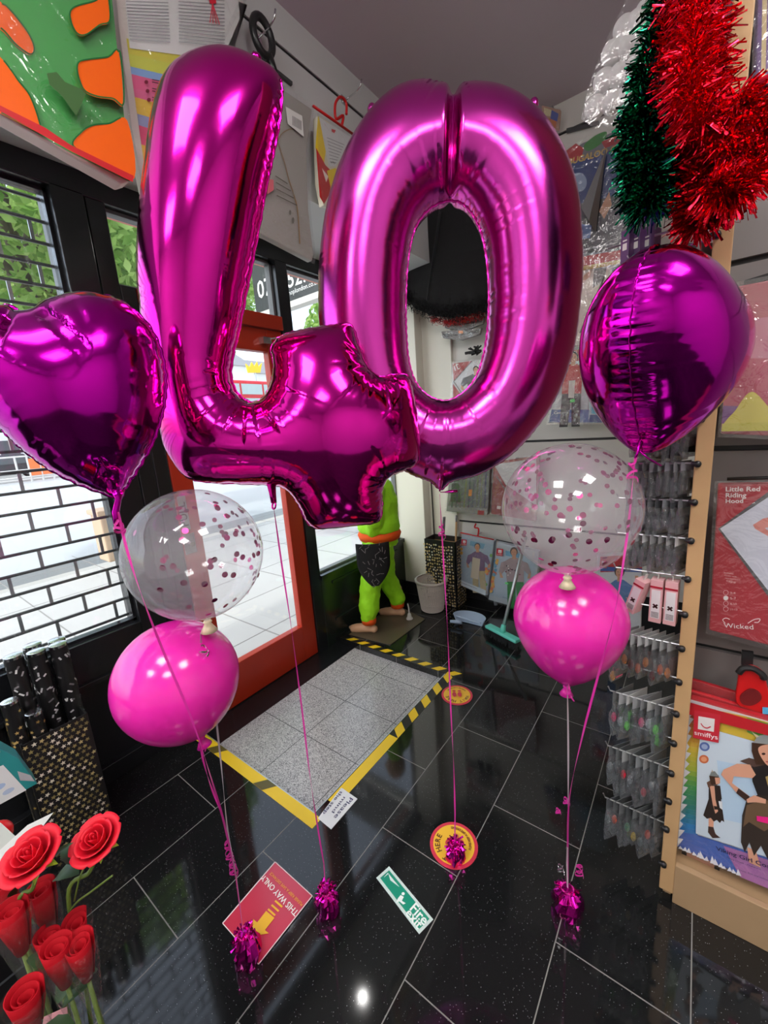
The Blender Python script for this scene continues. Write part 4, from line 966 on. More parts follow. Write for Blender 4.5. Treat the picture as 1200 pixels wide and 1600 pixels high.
for A, sgn in ((F1, 1), (F2, -1)):
    H = np.array([hx, hy, hipz])+side*sgn*.07; K = np.array([(A[0]+H[0])/2, (A[1]+H[1])/2, zk])+face*.03
    b.tube([(A[0], A[1], .09), (A[0], A[1], .22), tuple(K), tuple((K+H)/2), tuple(H)], [.033, .045, .05, .065, .08], 14)
sh = hipz+.42; B0 = np.array([hx, hy, 0])
b.tube([B0+[0, 0, hipz-.04], B0+[0, 0, hipz+.1], B0+[0, 0, hipz+.24], B0+[0, 0, sh-.04], B0+[0, 0, sh+.02]], [.10, .098, .10, .11, .05], 16)
b.tube([B0+[0, 0, sh], B0+[0, 0, sh+.10]], [.045, .04], 12); b.ell(B0+face*.01+[0, 0, sh+.20], (.078, .085, .11)); b.ell(B0+face*.09+[0, 0, sh+.19], (.014, .014, .022))
HA = ony(583, 853, hy-.10); HA = np.array(HA)
S1 = B0+side*.14*0.9+[0, 0, sh-.03]; E1 = S1*.45+HA*.55+side*.05; wr = HA+np.array([0, .01, .06])
b.tube([B0+[0, 0, sh-.02], S1, E1, wr, HA+[0, 0, .03]], [.045, .042, .036, .024, .026], 12)
S2 = B0-side*.14*.9+[0, 0, sh-.03]; H2 = B0-side*.17+face*.06+[0, 0, hipz-.02]; b.tube([B0+[0, 0, sh-.02], S2, (S2+H2)/2-side*.03, H2], [.045, .042, .036, .024], 12)
for Hh, dn in ((HA, np.array([-.1, -.05, -1])), (H2, np.array([0, 0, -1.0]))):
    dn = dn/np.linalg.norm(dn); sd = np.array([.80, .60, 0]); b.ell(Hh-[0, 0, .0], (.028, .022, .036))
    for k in range(4):
        o_ = Hh+sd*(k-1.5)*.0145+dn*.028; L = (.042, .05, .047, .036)[k]; b.tube([o_-dn*.02, o_+dn*L*.5, o_+dn*L+np.array([.0, .01, 0])], [.0082, .0078, .0062], 8)
    o_ = Hh+sd*.026; b.tube([o_, o_+sd*.012+dn*.025, o_+sd*.01+dn*.045], [.009, .008, .0065], 8)
body = b.build('body', skin, mann, rem=.0055)
c = MB()
for A, sgn in ((F1, 1), (F2, -1)):
    H = np.array([hx, hy, hipz])+side*sgn*.075; K = np.array([(A[0]+H[0])/2, (A[1]+H[1])/2, zk])+face*.03
    zl = .105; pts = [np.array([A[0], A[1], zl]), np.array([A[0], A[1], zl+.05]), np.array([A[0]*.7+K[0]*.3, A[1]*.7+K[1]*.3, .22]), K, (K+H)/2, H]
    P = cat_rom(pts, 10, False); R = np.interp(np.linspace(0, 1, len(P)), np.linspace(0, 1, 6), [.050, .066, .070, .076, .088, .095]); R = [q*(1+.02*math.sin(i*.45+sgn)) for i, q in enumerate(R)]
    c.tube(P, R, 16)
c.tube([B0+[0, 0, hipz-.03], B0+[0, 0, hipz+.07], B0+[0, 0, hipz+.10]], [.13, .135, .10], 20)
o = c.build('trousers', neon, mann, rem=.007)
tx = bpy.data.textures.new('folds', 'CLOUDS'); tx.noise_scale = .07; tx.noise_depth = 2
dm = o.modifiers.new('d', 'DISPLACE'); dm.texture = tx; dm.strength = .030; dm.mid_level = .5; dm.texture_coords = 'GLOBAL'
c = MB(); P = [B0+[0, 0, hipz+.075], B0+[0, 0, hipz+.09], B0+[0, 0, hipz+.2], B0+[0, 0, sh-.12], B0+[0, 0, sh], B0+[0, 0, sh+.04]]; c.tube(P, [.148, .155, .14, .145, .11, .06], 24)
for S, E, Wp in ((S1, E1, wr), (S2, (S2+H2)/2-side*.03, H2)): c.tube([B0+[0, 0, sh-.04], S, E, Wp*.7+E*.3], [.06, .062, .058, .05], 14)
o = c.build('top', neon, mann, rem=.009); dm = o.modifiers.new('d', 'DISPLACE'); dm.texture = tx; dm.strength = .022; dm.mid_level = .5; dm.texture_coords = 'GLOBAL'
def ring(m, C, r0, r1, z0, z1, n=28):
    m.lathe([(r0*.9, z0), (r0, z0), (r1, (z0+z1)/2), (r0*.97, z1), (r0*.85, z1)], n, Matrix.Translation((C[0], C[1], 0)), cap=False)
for A in (F1, F2): m = MB(); ring(m, A, .050, .054, .075, .125); m.build('ankle_cuff', orange_c, mann, smooth=True)
m = MB(); ring(m, B0, .145, .158, hipz+.015, hipz+.085); m.build('waistband', orange_c, mann, smooth=True)
# printed black panel on the thighs
m = Pic((0, 0, 0), (1, 0, 0)); pn = MB(); nn = 14; vs = []; fs = []
Fd = CAM-np.array([hx, hy, HC]); Fd[2] = 0; Fd /= np.linalg.norm(Fd); Sd = np.cross([0, 0, 1.0], Fd)
hw = lambda v: .115*(1-max(0, v-.45)**2*2.6)
for iv in range(nn+1):
    for iu in range(nn+1):
        v = iv/nn; u = (iu/nn-.5)*2; z = hipz+.03-.30*v; x = u*max(.004, hw(v)); vs.append(np.array([hx, hy, z])+Sd*(x-.055)+Fd*(.195*math.sqrt(max(.1, 1-(x/.2)**2))+.01))
for iv in range(nn):
    for iu in range(nn): k = iv*(nn+1)+iu; fs.append((k, k+1, k+nn+2, k+nn+1))
pn.add(vs, fs); o = pn.build('front_panel', blackc, mann, smooth=True); so_ = o.modifiers.new('s', 'SOLIDIFY'); so_.thickness = .006
mk = MB(); r = np.random.default_rng(8)
for k in range(46):
    i = r.integers(0, len(vs)); P = vs[i]; a = r.uniform(0, PI); d = Sd*math.cos(a)+np.array([0, 0, 1])*math.sin(a); L = r.uniform(.008, .018)
    if abs((i % (nn+1))/nn-.5) > .42: continue
    mk.ribbon([P+Fd*.005-d*L, P+Fd*.006, P+Fd*.005+d*L], .0035, .0004, side=np.cross(d, Fd) if False else Fd, ph=0)
mk.build('chalk_print', pm('chalk_print', (.20, .19, .19), .8), o, fixn=False)
# white inflation plug hanging off the ankle
q = onz(640, 968, .0); t = thing('inflator_plug', 'white inflator plug on a short tube at the mannequin ankle', 'plug', (q[0], q[1], .006))
m = MB(); m.lathe([(.001, 0), (.026, 0), (.026, .006), (.017, .014), (.013, .04), (.010, .045), (.001, .046)], 20, Matrix.Translation((q[0], q[1], .006))); m.build('body', white_p, t, smooth=True)
m = MB(); m.tube([(q[0], q[1], .045), (q[0]-.005, q[1]+.005, .09), (q[0]-.03, q[1]+.03, .11)], .005, 8); m.build('tube', white_p, t, smooth=True)

# ------------------------------------------------------------------ hanging packs
def pack(name, label, cat, poly, P0, N, th, col, draw=None, group=None, sleeve=None, hanger=None, hook=None, zmax=None, bev=.004, sl=None):
    N = np.array(N, float)/np.linalg.norm(N); pic = Pic(P0, N, .0006)
    P = [pic.w(x, y) for x, y in poly]
    if zmax: P = [np.array([p[0], p[1], min(p[2], zmax)]) for p in P]
    b = np.mean(P, axis=0); b[2] = min(p[2] for p in P); t = thing(name, label, cat, b, group=group)
    m = MB(); m.cc = srgb(*col); m.prism([p-N*.0006 for p in P], -N*th); m.c = [m.cc]*len(m.f); m.build('filled_pouch', printm, t, bevel=bev)
    if draw: draw(pic); pic.done('printed_insert', t)
    if sleeve:
        c = np.mean(P, axis=0); o = MB(); Q = [p+(p-c)*.045+N*.006 for p in P]; o.prism(Q, N*.0004); o.build('clear_sleeve', sl or plastic, t)
    if N[1] < -.9 and group and 'back wall' in group or N[0] > .9:
        c = np.mean(P, axis=0); tz = max(p[2] for p in P)-.02; wl = np.array([c[0], 2.93, tz]) if N[1] < -.9 else np.array([XB, c[1], min(tz, 2.96)]); st = np.array([c[0], P[0][1]+th, tz]) if N[1] < -.9 else np.array([P[0][0]-th, c[1], min(tz, 2.96)])
        MB().tube([st, wl], .004, 6).build('hang_loop', steel, t)
    if hanger:
        hc, hm, pts = hanger; A, B = pic.w(*pts[0], .004), pic.w(*pts[1], .004); h = MB(); h.tube([A, B], .007, 8, flat=.6)
        if len(pts) > 2: h.tube(cat_rom([pic.w(*q, .004) for q in pts[2:]], 5, False), .006, 8)
        h.build('hanger', hm, t, smooth=True)
    return t
def wirehook(label, px, py, P0, N, L=.11, group='wall display hooks'):
    N = np.array(N, float); B = Pic(P0, N).w(px, py); t = thing('display_hook', label, 'hook', B, group=group)
    m = MB(); m.tube([B-N*.02, B+N*L*.7, B+N*L+np.array([0, 0, .012]), B+N*(L+.01)+np.array([0, 0, .035])], .0035, 8); m.build('prong', chrome, t, smooth=True)
    Rr, Uu = frame(N); MB().prism([B+Rr*.02+Uu*.018, B-Rr*.02+Uu*.018, B-Rr*.02-Uu*.018, B+Rr*.02-Uu*.018], N*.004).build('plate', chrome, t); return t
WL = (1, 0, 0); XL = -1.43
z6 = lambda pts: [(x/4.615, y/4.615) for x, y in pts]
def d_green(p):
    OR = (248, 104, 14); DK = (30, 104, 50)
    p.poly(z6([(-560, 500), (0, 815), (480, 1085), (935, 1312), (890, 800), (815, 70), (770, -300), (-500, -1150)]), (66, 168, 78))
    shapes = [[(-150, -200), (0, 10), (45, 45), (120, 130), (200, 240), (240, 330), (238, 385), (200, 395), (110, 330), (40, 250), (0, 215), (-150, 100)],
      [(-200, 250), (0, 430), (60, 500), (130, 600), (200, 690), (250, 810), (290, 950), (290, 975), (0, 830), (-200, 730)],
      [(700, -60), (690, 20), (560, 60), (505, 90), (490, 140), (510, 220), (550, 275), (610, 275), (700, 210), (775, 170), (750, -60)],
      [(835, 405), (760, 440), (620, 460), (550, 480), (535, 530), (550, 610), (590, 690), (680, 730), (790, 745), (865, 775)],
      [(890, 905), (760, 925), (640, 940), (560, 990), (500, 1090), (700, 1200), (940, 1315)]]
    for s in shapes:
        q = cat_rom(z6(s), 5); p.poly(q, OR)
        c = q.mean(0)
        for i in range(0, len(q)): p.line(q[i], q[(i+1) % len(q)], 2.4, DK) if 0 < q[i][0] < 188 and 0 < q[i][1] else None
    p.poly(z6([(-300, 680), (0, 820), (300, 965), (480, 1085), (930, 1300), (925, 1345), (480, 1128), (0, 862), (-300, 725)]), (206, 40, 46))
    p.poly(z6([(310, 580), (380, 570), (440, 640), (560, 690), (590, 720), (520, 880), (420, 740), (330, 660)]), (70, 110, 60))
pack('costume_pack', 'orange costume pack with a big green splat, nearest on the left bulkhead', 'costume pack',
     [(-120, 112), (0, 178), (190, 287), (203, 283), (195, 180), (178, 20), (168, -70), (-120, -260)], (XL+.03, 0, 0), WL, .05, (226, 206, 196), d_green, 'costume packs on the left bulkhead', True, zmax=3.0)
def d_rain(p):
    cs = [(214, 206, 60), (206, 214, 70), (130, 170, 220), (226, 90, 140), (226, 100, 150), (232, 196, 60), (150, 160, 200), (226, 70, 120), (236, 190, 70), (190, 180, 205), (226, 110, 150)]
    ys = [60, 84, 104, 116, 138, 152, 178, 196, 226, 250, 276, 330]
    for i, c in enumerate(cs): p.poly([(200+(ys[i]-80)*.14, ys[i]), (262, ys[i]+14), (330, ys[i]+20), (346, ys[i]+24), (342, ys[i+1]+24), (325, ys[i+1]+20), (262, ys[i+1]+14), (200+(ys[i+1]-80)*.14, ys[i+1])], c)
    p.poly([(188, -80), (366, -80), (374, 30), (346, 95), (202, 76)], (224, 226, 224))
    for k in range(14): p.line((196+k*.4, -2+k*5), (262+k*.2, 0+k*5.2), 1.4, (150, 152, 156)); p.line((278, -2+k*5.3), (350, 2+k*5.6), 1.4, (156, 158, 162))
    for k in range(3): p.ell2(227+k*2, 130+k*14, 3, 3, (120, 40, 60)); p.line((236, 126+k*14), (256, 130+k*14), 1.5, (90, 50, 60)); p.line((236, 130+k*14), (256, 134+k*14), 1.5, (90, 50, 60))
    p.poly([(323, -6), (334, -6), (336, 8), (326, 8)], (214, 40, 60)); [p.line((330, 8), (326+k*5, 38+k), 1.2, (222, 60, 80)) for k in range(4)]
pack('costume_pack', 'rainbow striped costume pack with a white paper header on the left bulkhead', 'costume pack',
     [(176, -70), (186, 40), (206, 200), (226, 296), (290, 322), (340, 300), (352, 180), (366, 60), (374, 0), (372, -70)], (XL, 0, 0), WL, .04, (222, 216, 206), d_rain, 'costume packs on the left bulkhead', True, zmax=3.0)
z7 = lambda pts: [(380+x/4.444, 60+y/4.444) for x, y in pts]
def d_robe(p):
    for pts in ([(240, 710), (270, 660), (330, 630), (380, 650)], [(235, 720), (280, 860), (310, 980), (345, 1090), (370, 1200), (385, 1430)]):
        q = z7(cat_rom(pts, 6, False)); [p.line(q[i], q[i+1], 1.6, (150, 122, 84)) for i in range(len(q)-1)]
    for k in range(4): p.line(*z7([(215+k*3, 960+k*45), (300+k*22, 1015+k*50)]), 1.4, (96, 90, 82))
    p.poly(z7([(285, 480), (400, 545), (412, 690), (300, 600)]), (226, 226, 222))
    for k in range(8): p.line(*z7([(335+k*8, 545+k*5), (335+k*8, 610+k*5)]), .8, (90, 90, 92))
    p.ell2(*z7([(335, 1270)])[0], 2, 5, (110, 108, 100)); p.ell2(*z7([(315, 1215)])[0], 1.6, 4, (110, 108, 100))
    p.poly(z7([(70, 960), (200, 990), (200, 1060), (110, 1120), (70, 1100)]), (214, 110, 120))
pack('costume_pack', 'grey robe costume pack with a gold cord hanging on the left bulkhead', 'costume pack',
     z7([(120, 250), (300, 370), (480, 490), (440, 800), (455, 1200), (490, 1500), (480, 1545), (85, 1335), (40, 1310), (60, 800), (100, 240)]), (XL, 0, 0), WL, .03, (172, 170, 162), d_robe, 'costume packs on the left bulkhead', True)
def d_yel(p):
    p.poly(z7([(520, 540), (600, 590), (560, 870), (500, 760)]), (238, 208, 40), 0); p.poly(z7([(505, 760), (570, 880), (620, 930), (600, 1080), (560, 1150), (530, 1100)]), (196, 40, 40)); p.poly(z7([(545, 900), (590, 960), (575, 1000)]), (240, 230, 220))
    p.poly(z7([(580, 920), (640, 900), (720, 1000), (620, 1100)]), (240, 214, 40))
    p.poly(z7([(525, 545), (750, 690), (700, 800), (640, 890), (592, 890)]), (224, 228, 228))
    for k in range(8): p.line(*z7([(580+k*3, 690+k*24), (700-k*8, 740+k*18)]), 1.0, (150, 154, 156))
    p.poly(z7([(610, 630), (640, 640), (630, 660), (612, 650)]), (206, 40, 50)); p.text('smiffys', z7([(606, 868)])[0], z7([(636, 872)])[0], (60, 60, 60))
pack('costume_pack', 'yellow and red costume pack on a red hanger, farthest on the left bulkhead', 'costume pack',
     z7([(515, 535), (800, 720), (860, 760), (860, 1200), (560, 1160), (530, 1000)]), (XL, 0, 0), WL, .03, (226, 222, 200), d_yel, 'costume packs on the left bulkhead', True,
     hanger=(None, redpl, z7([(480, 472), (790, 690), (680, 610), (690, 540), (640, 560), (635, 460), (670, 410), (710, 450), (712, 530)])))
hk1 = wirehook('chrome hook holding a black ring above the figure four', 402, 62, (XB, 0, 0), WL)
B = onx(410, 52, XB+.06); t = thing('hanger_ring', 'black round hanger loop on the hook above the figure four', 'hanger', B-np.array([0, 0, .08]))
m = MB(); m.tube([B+np.array([0, .045*math.cos(a), .06*math.sin(a)-.01]) for a in np.linspace(0, 2*PI, 25)], .014, 10, cap=False); m.tube([B+np.array([0, .02, -.06]), B+np.array([0, .05, -.13])], .016, 8); m.build('loop', black_m, t, smooth=True)
wirehook('chrome hook carrying the red hanger on the left bulkhead', 537, 158, (XB, 0, 0), WL)
sb = Pic((XB+.001, 0, 0), WL); 
bar = MB(); bar.prism([sb.w(x, y) for x, y in z7([(60, 95), (330, 310), (330, 335), (60, 125)])], (.012, 0, 0)); solo(bar, 'hanging_bar', pm('slate_bar', (.06, .06, .065), .4), 'dark flat hanging bar on the bulkhead above the grey robe pack', 'bar', 'hanging bars')

# back wall -------------------------------------------------------------
NB = (0, -1, 0); g_back = 'costume packs on the back wall'
SK = (214, 160, 126)
def person(p, cx, ty, h, shirt, legs, hair, skin=SK, arms=((-1, .15, .5), (1, .15, .5)), w=.30, face=True, legs_bare=False, slant=0.0):
    """small printed photograph of a costume wearer"""
    X = lambda x, y: (cx+x*h*w+y*h*slant, ty+y*h+x*h*w*slant*.6)
    if legs: p.poly([X(-.55, .52), X(.55, .52), X(.62, 1.0), X(.12, 1.0), X(0, .62), X(-.12, 1.0), X(-.62, 1.0)], legs)
    for s, ex, hy in arms:
        p.poly([X(s*.55, .22), X(s*.9, .25), X(s*(.95+ex), .40), X(s*(.75+ex), .44), X(s*.5, .34)], shirt); p.poly([X(s*(.95+ex), .39), X(s*(.75+ex), .44), X(s*(.62+ex*1.3), hy), X(s*(.82+ex*1.3), hy)], skin)
    p.poly([X(-.25, .17), X(.25, .17), X(.72, .24), X(.60, .40), X(.58, .56), X(-.58, .56), X(-.60, .40), X(-.72, .24)], shirt)
    p.poly([X(-.12, .12), X(.12, .12), X(.14, .19), X(-.14, .19)], skin)
    c = X(0, .075); p.ell2(c[0], c[1]-h*.008, h*.062, h*.072, hair); p.ell2(c[0], c[1]+h*.010, h*.045, h*.060, skin)
    if face:
        for s in (-1, 1): p.ell2(c[0]+s*h*.018, c[1], h*.007, h*.005, (50, 34, 30))
        p.line((c[0]-h*.014, c[1]+h*.036), (c[0]+h*.014, c[1]+h*.036), h*.007, (170, 70, 70))
# cloak with fur hem
O = ony(700, 400, 2.74); Nc = np.array([0, -1.0, 0]); Uc = np.array([1.0, 0, 0]); Wc = np.array([0, 0, 1.0])
cl = toplane(O, Uc, Wc, Nc, [(622, 240), (700, 226), (770, 240), (786, 300), (788, 400), (780, 478), (755, 489), (725, 494), (695, 496), (662, 488), (638, 470), (622, 420), (618, 330)])
V, F, lp = inflate([cat_rom(cl, 6)], .012, .26, 31, nw=70, amp=.02, lng=(.1, .4), wid=(.012, .025))
ck = thing('fur_cloak', 'black hanging cloak with fluffy black hem seen through the figure zero', 'cloak', tuple(O-Wc*.25))
T = lambda q: O+Uc*q[0]+Wc*q[1]+Nc*q[2]
b = MB(); used = sorted({i for f in F for i in f}); mp = {k: i for i, k in enumerate(used)}; b.add([T(V[k]) for k in used], [tuple(mp[i] for i in f) for f in F]); b.build('cloth', blackc, ck, smooth=True)
fm = MB(); rm_ = MB(); r = np.random.default_rng(2)
hem = [ony(x, y, 2.70) for x, y in cat_rom([(634, 468), (660, 484), (695, 492), (725, 490), (762, 482), (784, 474)], 8, False)]
for k in range(2600):
    i = r.uniform(0, len(hem)-1.01); a = hem[int(i)]*(1-i % 1)+hem[int(i)+1]*(i % 1); a = a+r.normal(size=3)*np.array([.006, .018, .022])+np.array([0, 0, .05*r.uniform(-.2, 1.0)]); d = r.normal(size=3); d /= np.linalg.norm(d); fm.ribbon([a, a+d*.016, a+d*.026+np.array([0, 0, -.006])], .003, .0003, side=r.normal(size=3))
fm.build('fur_hem', blackc, ck, fixn=False)
hem2 = [ony(x, y, 2.74) for x, y in cat_rom([(676, 499), (700, 502), (725, 499), (757, 490)], 6, False)]
for k in range(700):
    i = r.uniform(0, len(hem2)-1.01); a = hem2[int(i)]*(1-i % 1)+hem2[int(i)+1]*(i % 1)+r.normal(size=3)*np.array([.006, .015, .012]); d = r.normal(size=3); d /= np.linalg.norm(d); rm_.ribbon([a, a+d*.012, a+d*.022], .003, .0003, side=r.normal(size=3))
t = thing('feather_boa', 'strip of red fluff below the hem of the black cloak', 'boa', hem2[3]-np.array([0, 0, .05])); rm_.build('fluff', redc, t, fixn=False)
bs = MB(); bs.ribbon([ony(688+k*-2, 330+k*14, 2.61) for k in range(11)], .03, .002, side=(1, 0, 0)); bs.build('ribbon_band', pm('grey_band', (.045, .05, .055), .4), ck)
def glasses(label, x0, y0, x1, y1, hgt):
    def dr(p):
        p.poly([(x0+2, y0+hgt*.25), ((x0+x1)/2, y0+hgt*.35), (x1-2, y1+hgt*.1), (x1-4, y1+hgt*.6), ((x0+x1)/2+3, y1+hgt*.85), (x0+8, y0+hgt*.7)], (40, 36, 38)); c = ((x0+x1)/2, (y0+y1)/2+hgt*.35); p.poly([(c[0]-4, c[1]-3), (c[0]+3, c[1]-3), (c[0]+3, c[1]+1.5), (c[0]-4, c[1]+1.5)], (240, 140, 50))
    pack('glasses_pack', label, 'glasses pack', [(x0, y0), (x1, y1), (x1-3, y1+hgt*.8), ((x0+x1)/2, y0+hgt*1.05), (x0+3, y0+hgt*.8)], (0, 2.80, 0), NB, .03, (110, 106, 106), dr, 'glasses packs on the back wall', True)
glasses('grey glasses pack with orange price sticker, upper one under the black cloak', 692, 501, 757, 494, 15)
glasses('grey glasses pack with orange price sticker, lower one under the black cloak', 689, 518, 752, 512, 13)
t = thing('black_clip_hanger', 'spiky black clip hanger above the pack through the lower figure zero', 'hanger', ony(742, 556, 2.82))
m = MB(); r = np.random.default_rng(4); c = ony(742, 551, 2.83)
m.tube([ony(727, 552, 2.83), ony(752, 548, 2.83)], .01, 8); [m.tube([c+np.array([r.uniform(-.05, .05), 0, 0]), c+np.array([r.uniform(-.06, .06), -.02, r.uniform(-.03, .04)])], .006, 6) for _ in range(12)]; m.build('clip', black_m, t)
def d_spock(p):
    p.poly([(707, 568), (738, 564), (709, 596)], (176, 50, 56)); p.poly([(740, 566), (765, 575), (765, 620), (745, 622), (709, 596)], (214, 216, 220)); p.line((738, 564), (709, 596), 1.2, (60, 60, 60)); p.line((709, 596), (726, 621), 1.2, (60, 60, 60)); p.poly([(708, 600), (725, 622), (708, 622)], (176, 50, 56)); p.text('it', (711, 580), (719, 576), (236, 230, 230))
    person(p, 744, 572, 74, (60, 58, 66), (40, 40, 44), (32, 28, 28))
pack('costume_pack', 'white pack with red corners and a dark haired figure, seen low through the figure zero', 'costume pack', [(706, 567), (765, 560), (768, 622), (706, 623)], (0, 2.86, 0), NB, .03, (206, 206, 208), d_spock, g_back, True)
def d_grey(p):
    p.poly([(716, 738), (765, 735), (762, 795), (700, 790)], (104, 106, 104)); 
    for k in range(9): p.line((712+k*6, 736), (706+k*6.4, 793), 2.4, (70+14*(k % 4), 72+14*(k % 4), 74+12*(k % 3)))
    p.ell2(712, 748, 4, 5, (60, 60, 60)); p.poly([(706, 755), (718, 755), (720, 785), (704, 784)], (52, 54, 56)); p.poly([(747, 797), (757, 798), (756, 805), (746, 804)], (170, 50, 54)); p.poly([(733, 765), (738, 765), (737, 775), (732, 775)], (206, 120, 50))
pack('costume_pack', 'silver grey costume pack hanging right of the figure zero tail', 'costume pack', [(703, 728), (766, 724), (761, 805), (697, 799)], (0, 2.83, 0), NB, .05, (140, 140, 136), d_grey, g_back, True)
def d_redw(p):
    p.poly([(772, 726), (838, 716), (838, 790), (790, 757)], (214, 212, 212)); p.line((776, 744), (812, 800), 1.4, (90, 80, 80)); p.poly([(777, 790), (783, 791), (782, 796), (776, 795)], (236, 220, 220))
pack('costume_pack', 'dark red and white pack half hidden behind the right clear balloon', 'costume pack', [(771, 722), (842, 712), (836, 815), (767, 803)], (0, 2.85, 0), NB, .04, (150, 40, 44), d_redw, g_back, True)
def smiffy(p, q):
    x, y, s = q; p.poly([(x, y), (x+s*.9, y+s*.12), (x+s*.82, y+s*1.15), (x-s*.1, y+s)], (200, 40, 60)); p.poly([(x+s*.22, y+s*.2), (x+s*.70, y+s*.27), (x+s*.66, y+s*.72), (x+s*.17, y+s*.65)], (236, 236, 236)); p.text('smiffys', (x-s*.02, y+s*.92), (x+s*.78, y+s*1.03), (240, 220, 220))
    for k in range(5): a = PI*(.15+.7*k/4); p.ell2(x+s*.44-s*.14*math.cos(a), y+s*.46+s*.10*math.sin(a), s*.03, s*.03, (200, 40, 60), n=8)
def d_s1(p):
    p.poly([(722, 839), (771, 851), (760, 922), (711, 902)], (176, 200, 218)); p.poly([(735, 845), (758, 850), (755, 858), (734, 852)], (120, 180, 214))
    r = np.random.default_rng(2)
    for k in range(26):
        e = r.uniform() < .5; v = r.uniform(.1, .95); x = (721-11*v+r.uniform(0, 5)) if e else (769-10*v-r.uniform(-1, 4)); y = 842+62*v+(0 if e else 14); p.ell2(x, y, 2.2, 2.6, ((238, 180, 70), (120, 180, 90), (90, 170, 210), (230, 120, 80))[k % 4])
    person(p, 746, 848, 78, (128, 100, 140), (196, 180, 140), (96, 78, 64), w=.22, slant=.05); p.poly([(739, 870), (751, 873), (748, 905), (736, 902)], (206, 196, 176)); smiffy(p, (722, 842, 9))
    p.poly([(711, 902), (760, 922), (759, 930), (709, 909)], (206, 220, 230)); p.text('70s Costume Fancy Dress', (718, 909), (746, 920), (60, 70, 110))
pack('costume_pack', 'pale blue pack with a purple coated party figure, low beside the gold-dotted box', 'costume pack', [(722, 834), (772, 846), (761, 931), (709, 909)], (0, 2.78, 0), NB, .05, (190, 206, 220), d_s1, g_back, True, hanger=(None, redpl, [(720, 832), (772, 843), (747, 838), (748, 826), (742, 824), (744, 818)]))
def d_s2(p):
    p.poly([(777, 858), (838, 872), (832, 946), (766, 930)], (186, 206, 222)); p.poly([(790, 860), (812, 865), (812, 872), (790, 868)], (110, 180, 216))
    r = np.random.default_rng(6)
    for k in range(22): v = r.uniform(.2, .95); p.ell2(775-9*v+r.uniform(0, 4), 862+66*v, 2.4, 2.8, ((240, 190, 80), (230, 130, 90), (100, 170, 210))[k % 3])
    person(p, 803, 855, 96, (176, 156, 160), (30, 140, 60), (86, 72, 66), w=.24, slant=.05); p.ell2(792, 911, 3, 1.6, (120, 240, 140), .3)
    for k in range(24): p.ell2(791+r.uniform(0, 22), 879+r.uniform(0, 20), 1.2, 1.2, ((120, 50, 70), (60, 60, 70), (220, 210, 210))[k % 3])
    smiffy(p, (777, 856, 11)); p.text('70s Party Guy Costume', (786, 933), (812, 940), (60, 70, 110))
pack('costume_pack', 'pale blue pack with a green trousered party figure, low behind the broom handle', 'costume pack', [(777, 847), (842, 862), (836, 958), (763, 937)], (0, 2.80, 0), NB, .045, (198, 212, 222), d_s2, g_back, True, hanger=(None, black_m, [(776, 843), (826, 854)]))
rd = Pic((0, 2.779, 0), NB); 
for nm, P0_, pts in (('smiffys one', 2.778, [(722, 834), (772, 846), (771, 850), (721, 839)]),): pass
def d_doc(p):
    p.poly([(938, 870), (1003, 866), (1003, 892), (938, 894)], (196, 34, 44)); p.poly([(938, 885), (1003, 888), (1003, 894), (938, 892)], (50, 90, 170)); p.poly([(936, 972), (1000, 985), (1000, 1000), (934, 988)], (40, 70, 140))
    person(p, 968, 884, 128, (84, 130, 186), (70, 116, 176), (50, 40, 38), arms=((1, .25, .12), (-1, .1, .6)), w=.20); smiffy(p, (938, 874, 12))
pack('costume_pack', 'white pack with a figure in blue scrubs, right of the teardrop latex balloon', 'costume pack', [(933, 866), (1004, 864), (1001, 1000), (930, 986)], (0, 2.45, 0), NB, .03, (214, 218, 222), d_doc, g_back, True)
def d_red(p):
    p.poly([(893, 548), (930, 541), (930, 560), (890, 566)], (190, 60, 80)); p.poly([(862, 640), (922, 640), (920, 660), (858, 660)], (60, 96, 160)); person(p, 897, 549, 118, (206, 44, 40), (44, 44, 46), (36, 30, 28), arms=((1, .1, .33), (-1, .15, .55)), w=.22, slant=-.06); p.poly([(889, 595), (899, 594), (897, 622), (888, 622)], (222, 214, 206)); p.poly([(891, 624), (898, 623), (898, 628), (891, 629)], (60, 230, 90)); p.text('Costume', (866, 647), (888, 646), (230, 236, 240))
pack('costume_pack', 'pack picturing a red top and black trousers, between figure zero and right heart', 'costume pack', [(889, 544), (921, 540), (919, 661), (855, 661), (862, 620)], (0, 2.80, 0), NB, .03, (206, 210, 212), d_red, g_back, True)
def d_bl(p): p.poly([(926, 615), (948, 625), (946, 650), (924, 646)], (90, 190, 220)); p.poly([(922, 648), (955, 648), (955, 660), (920, 660)], (60, 96, 150))
pack('costume_pack', 'pale blue costume pack just left of the right heart balloon', 'costume pack', [(922, 560), (985, 556), (985, 660), (920, 661)], (0, 2.78, 0), NB, .03, (176, 204, 216), d_bl, g_back, True)
def d_arm(p):
    p.poly([(884, 424), (950, 412), (950, 530), (884, 535)], (222, 206, 194)); p.poly([(895, 440), (905, 436), (925, 420), (922, 432), (908, 444)], (206, 150, 120)); p.poly([(955, 420), (975, 410), (985, 440), (960, 450)], (96, 110, 150)); p.poly([(928, 420), (948, 417), (944, 440), (926, 450)], (110, 108, 106))
pk_arm = pack('costume_pack', 'cream costume pack with grey folds, under the blue cartoon print pack', 'costume pack', [(882, 425), (990, 404), (992, 520), (900, 540), (882, 520)], (0, 2.70, 0), NB, .03, (206, 196, 188), d_arm, g_back, True)
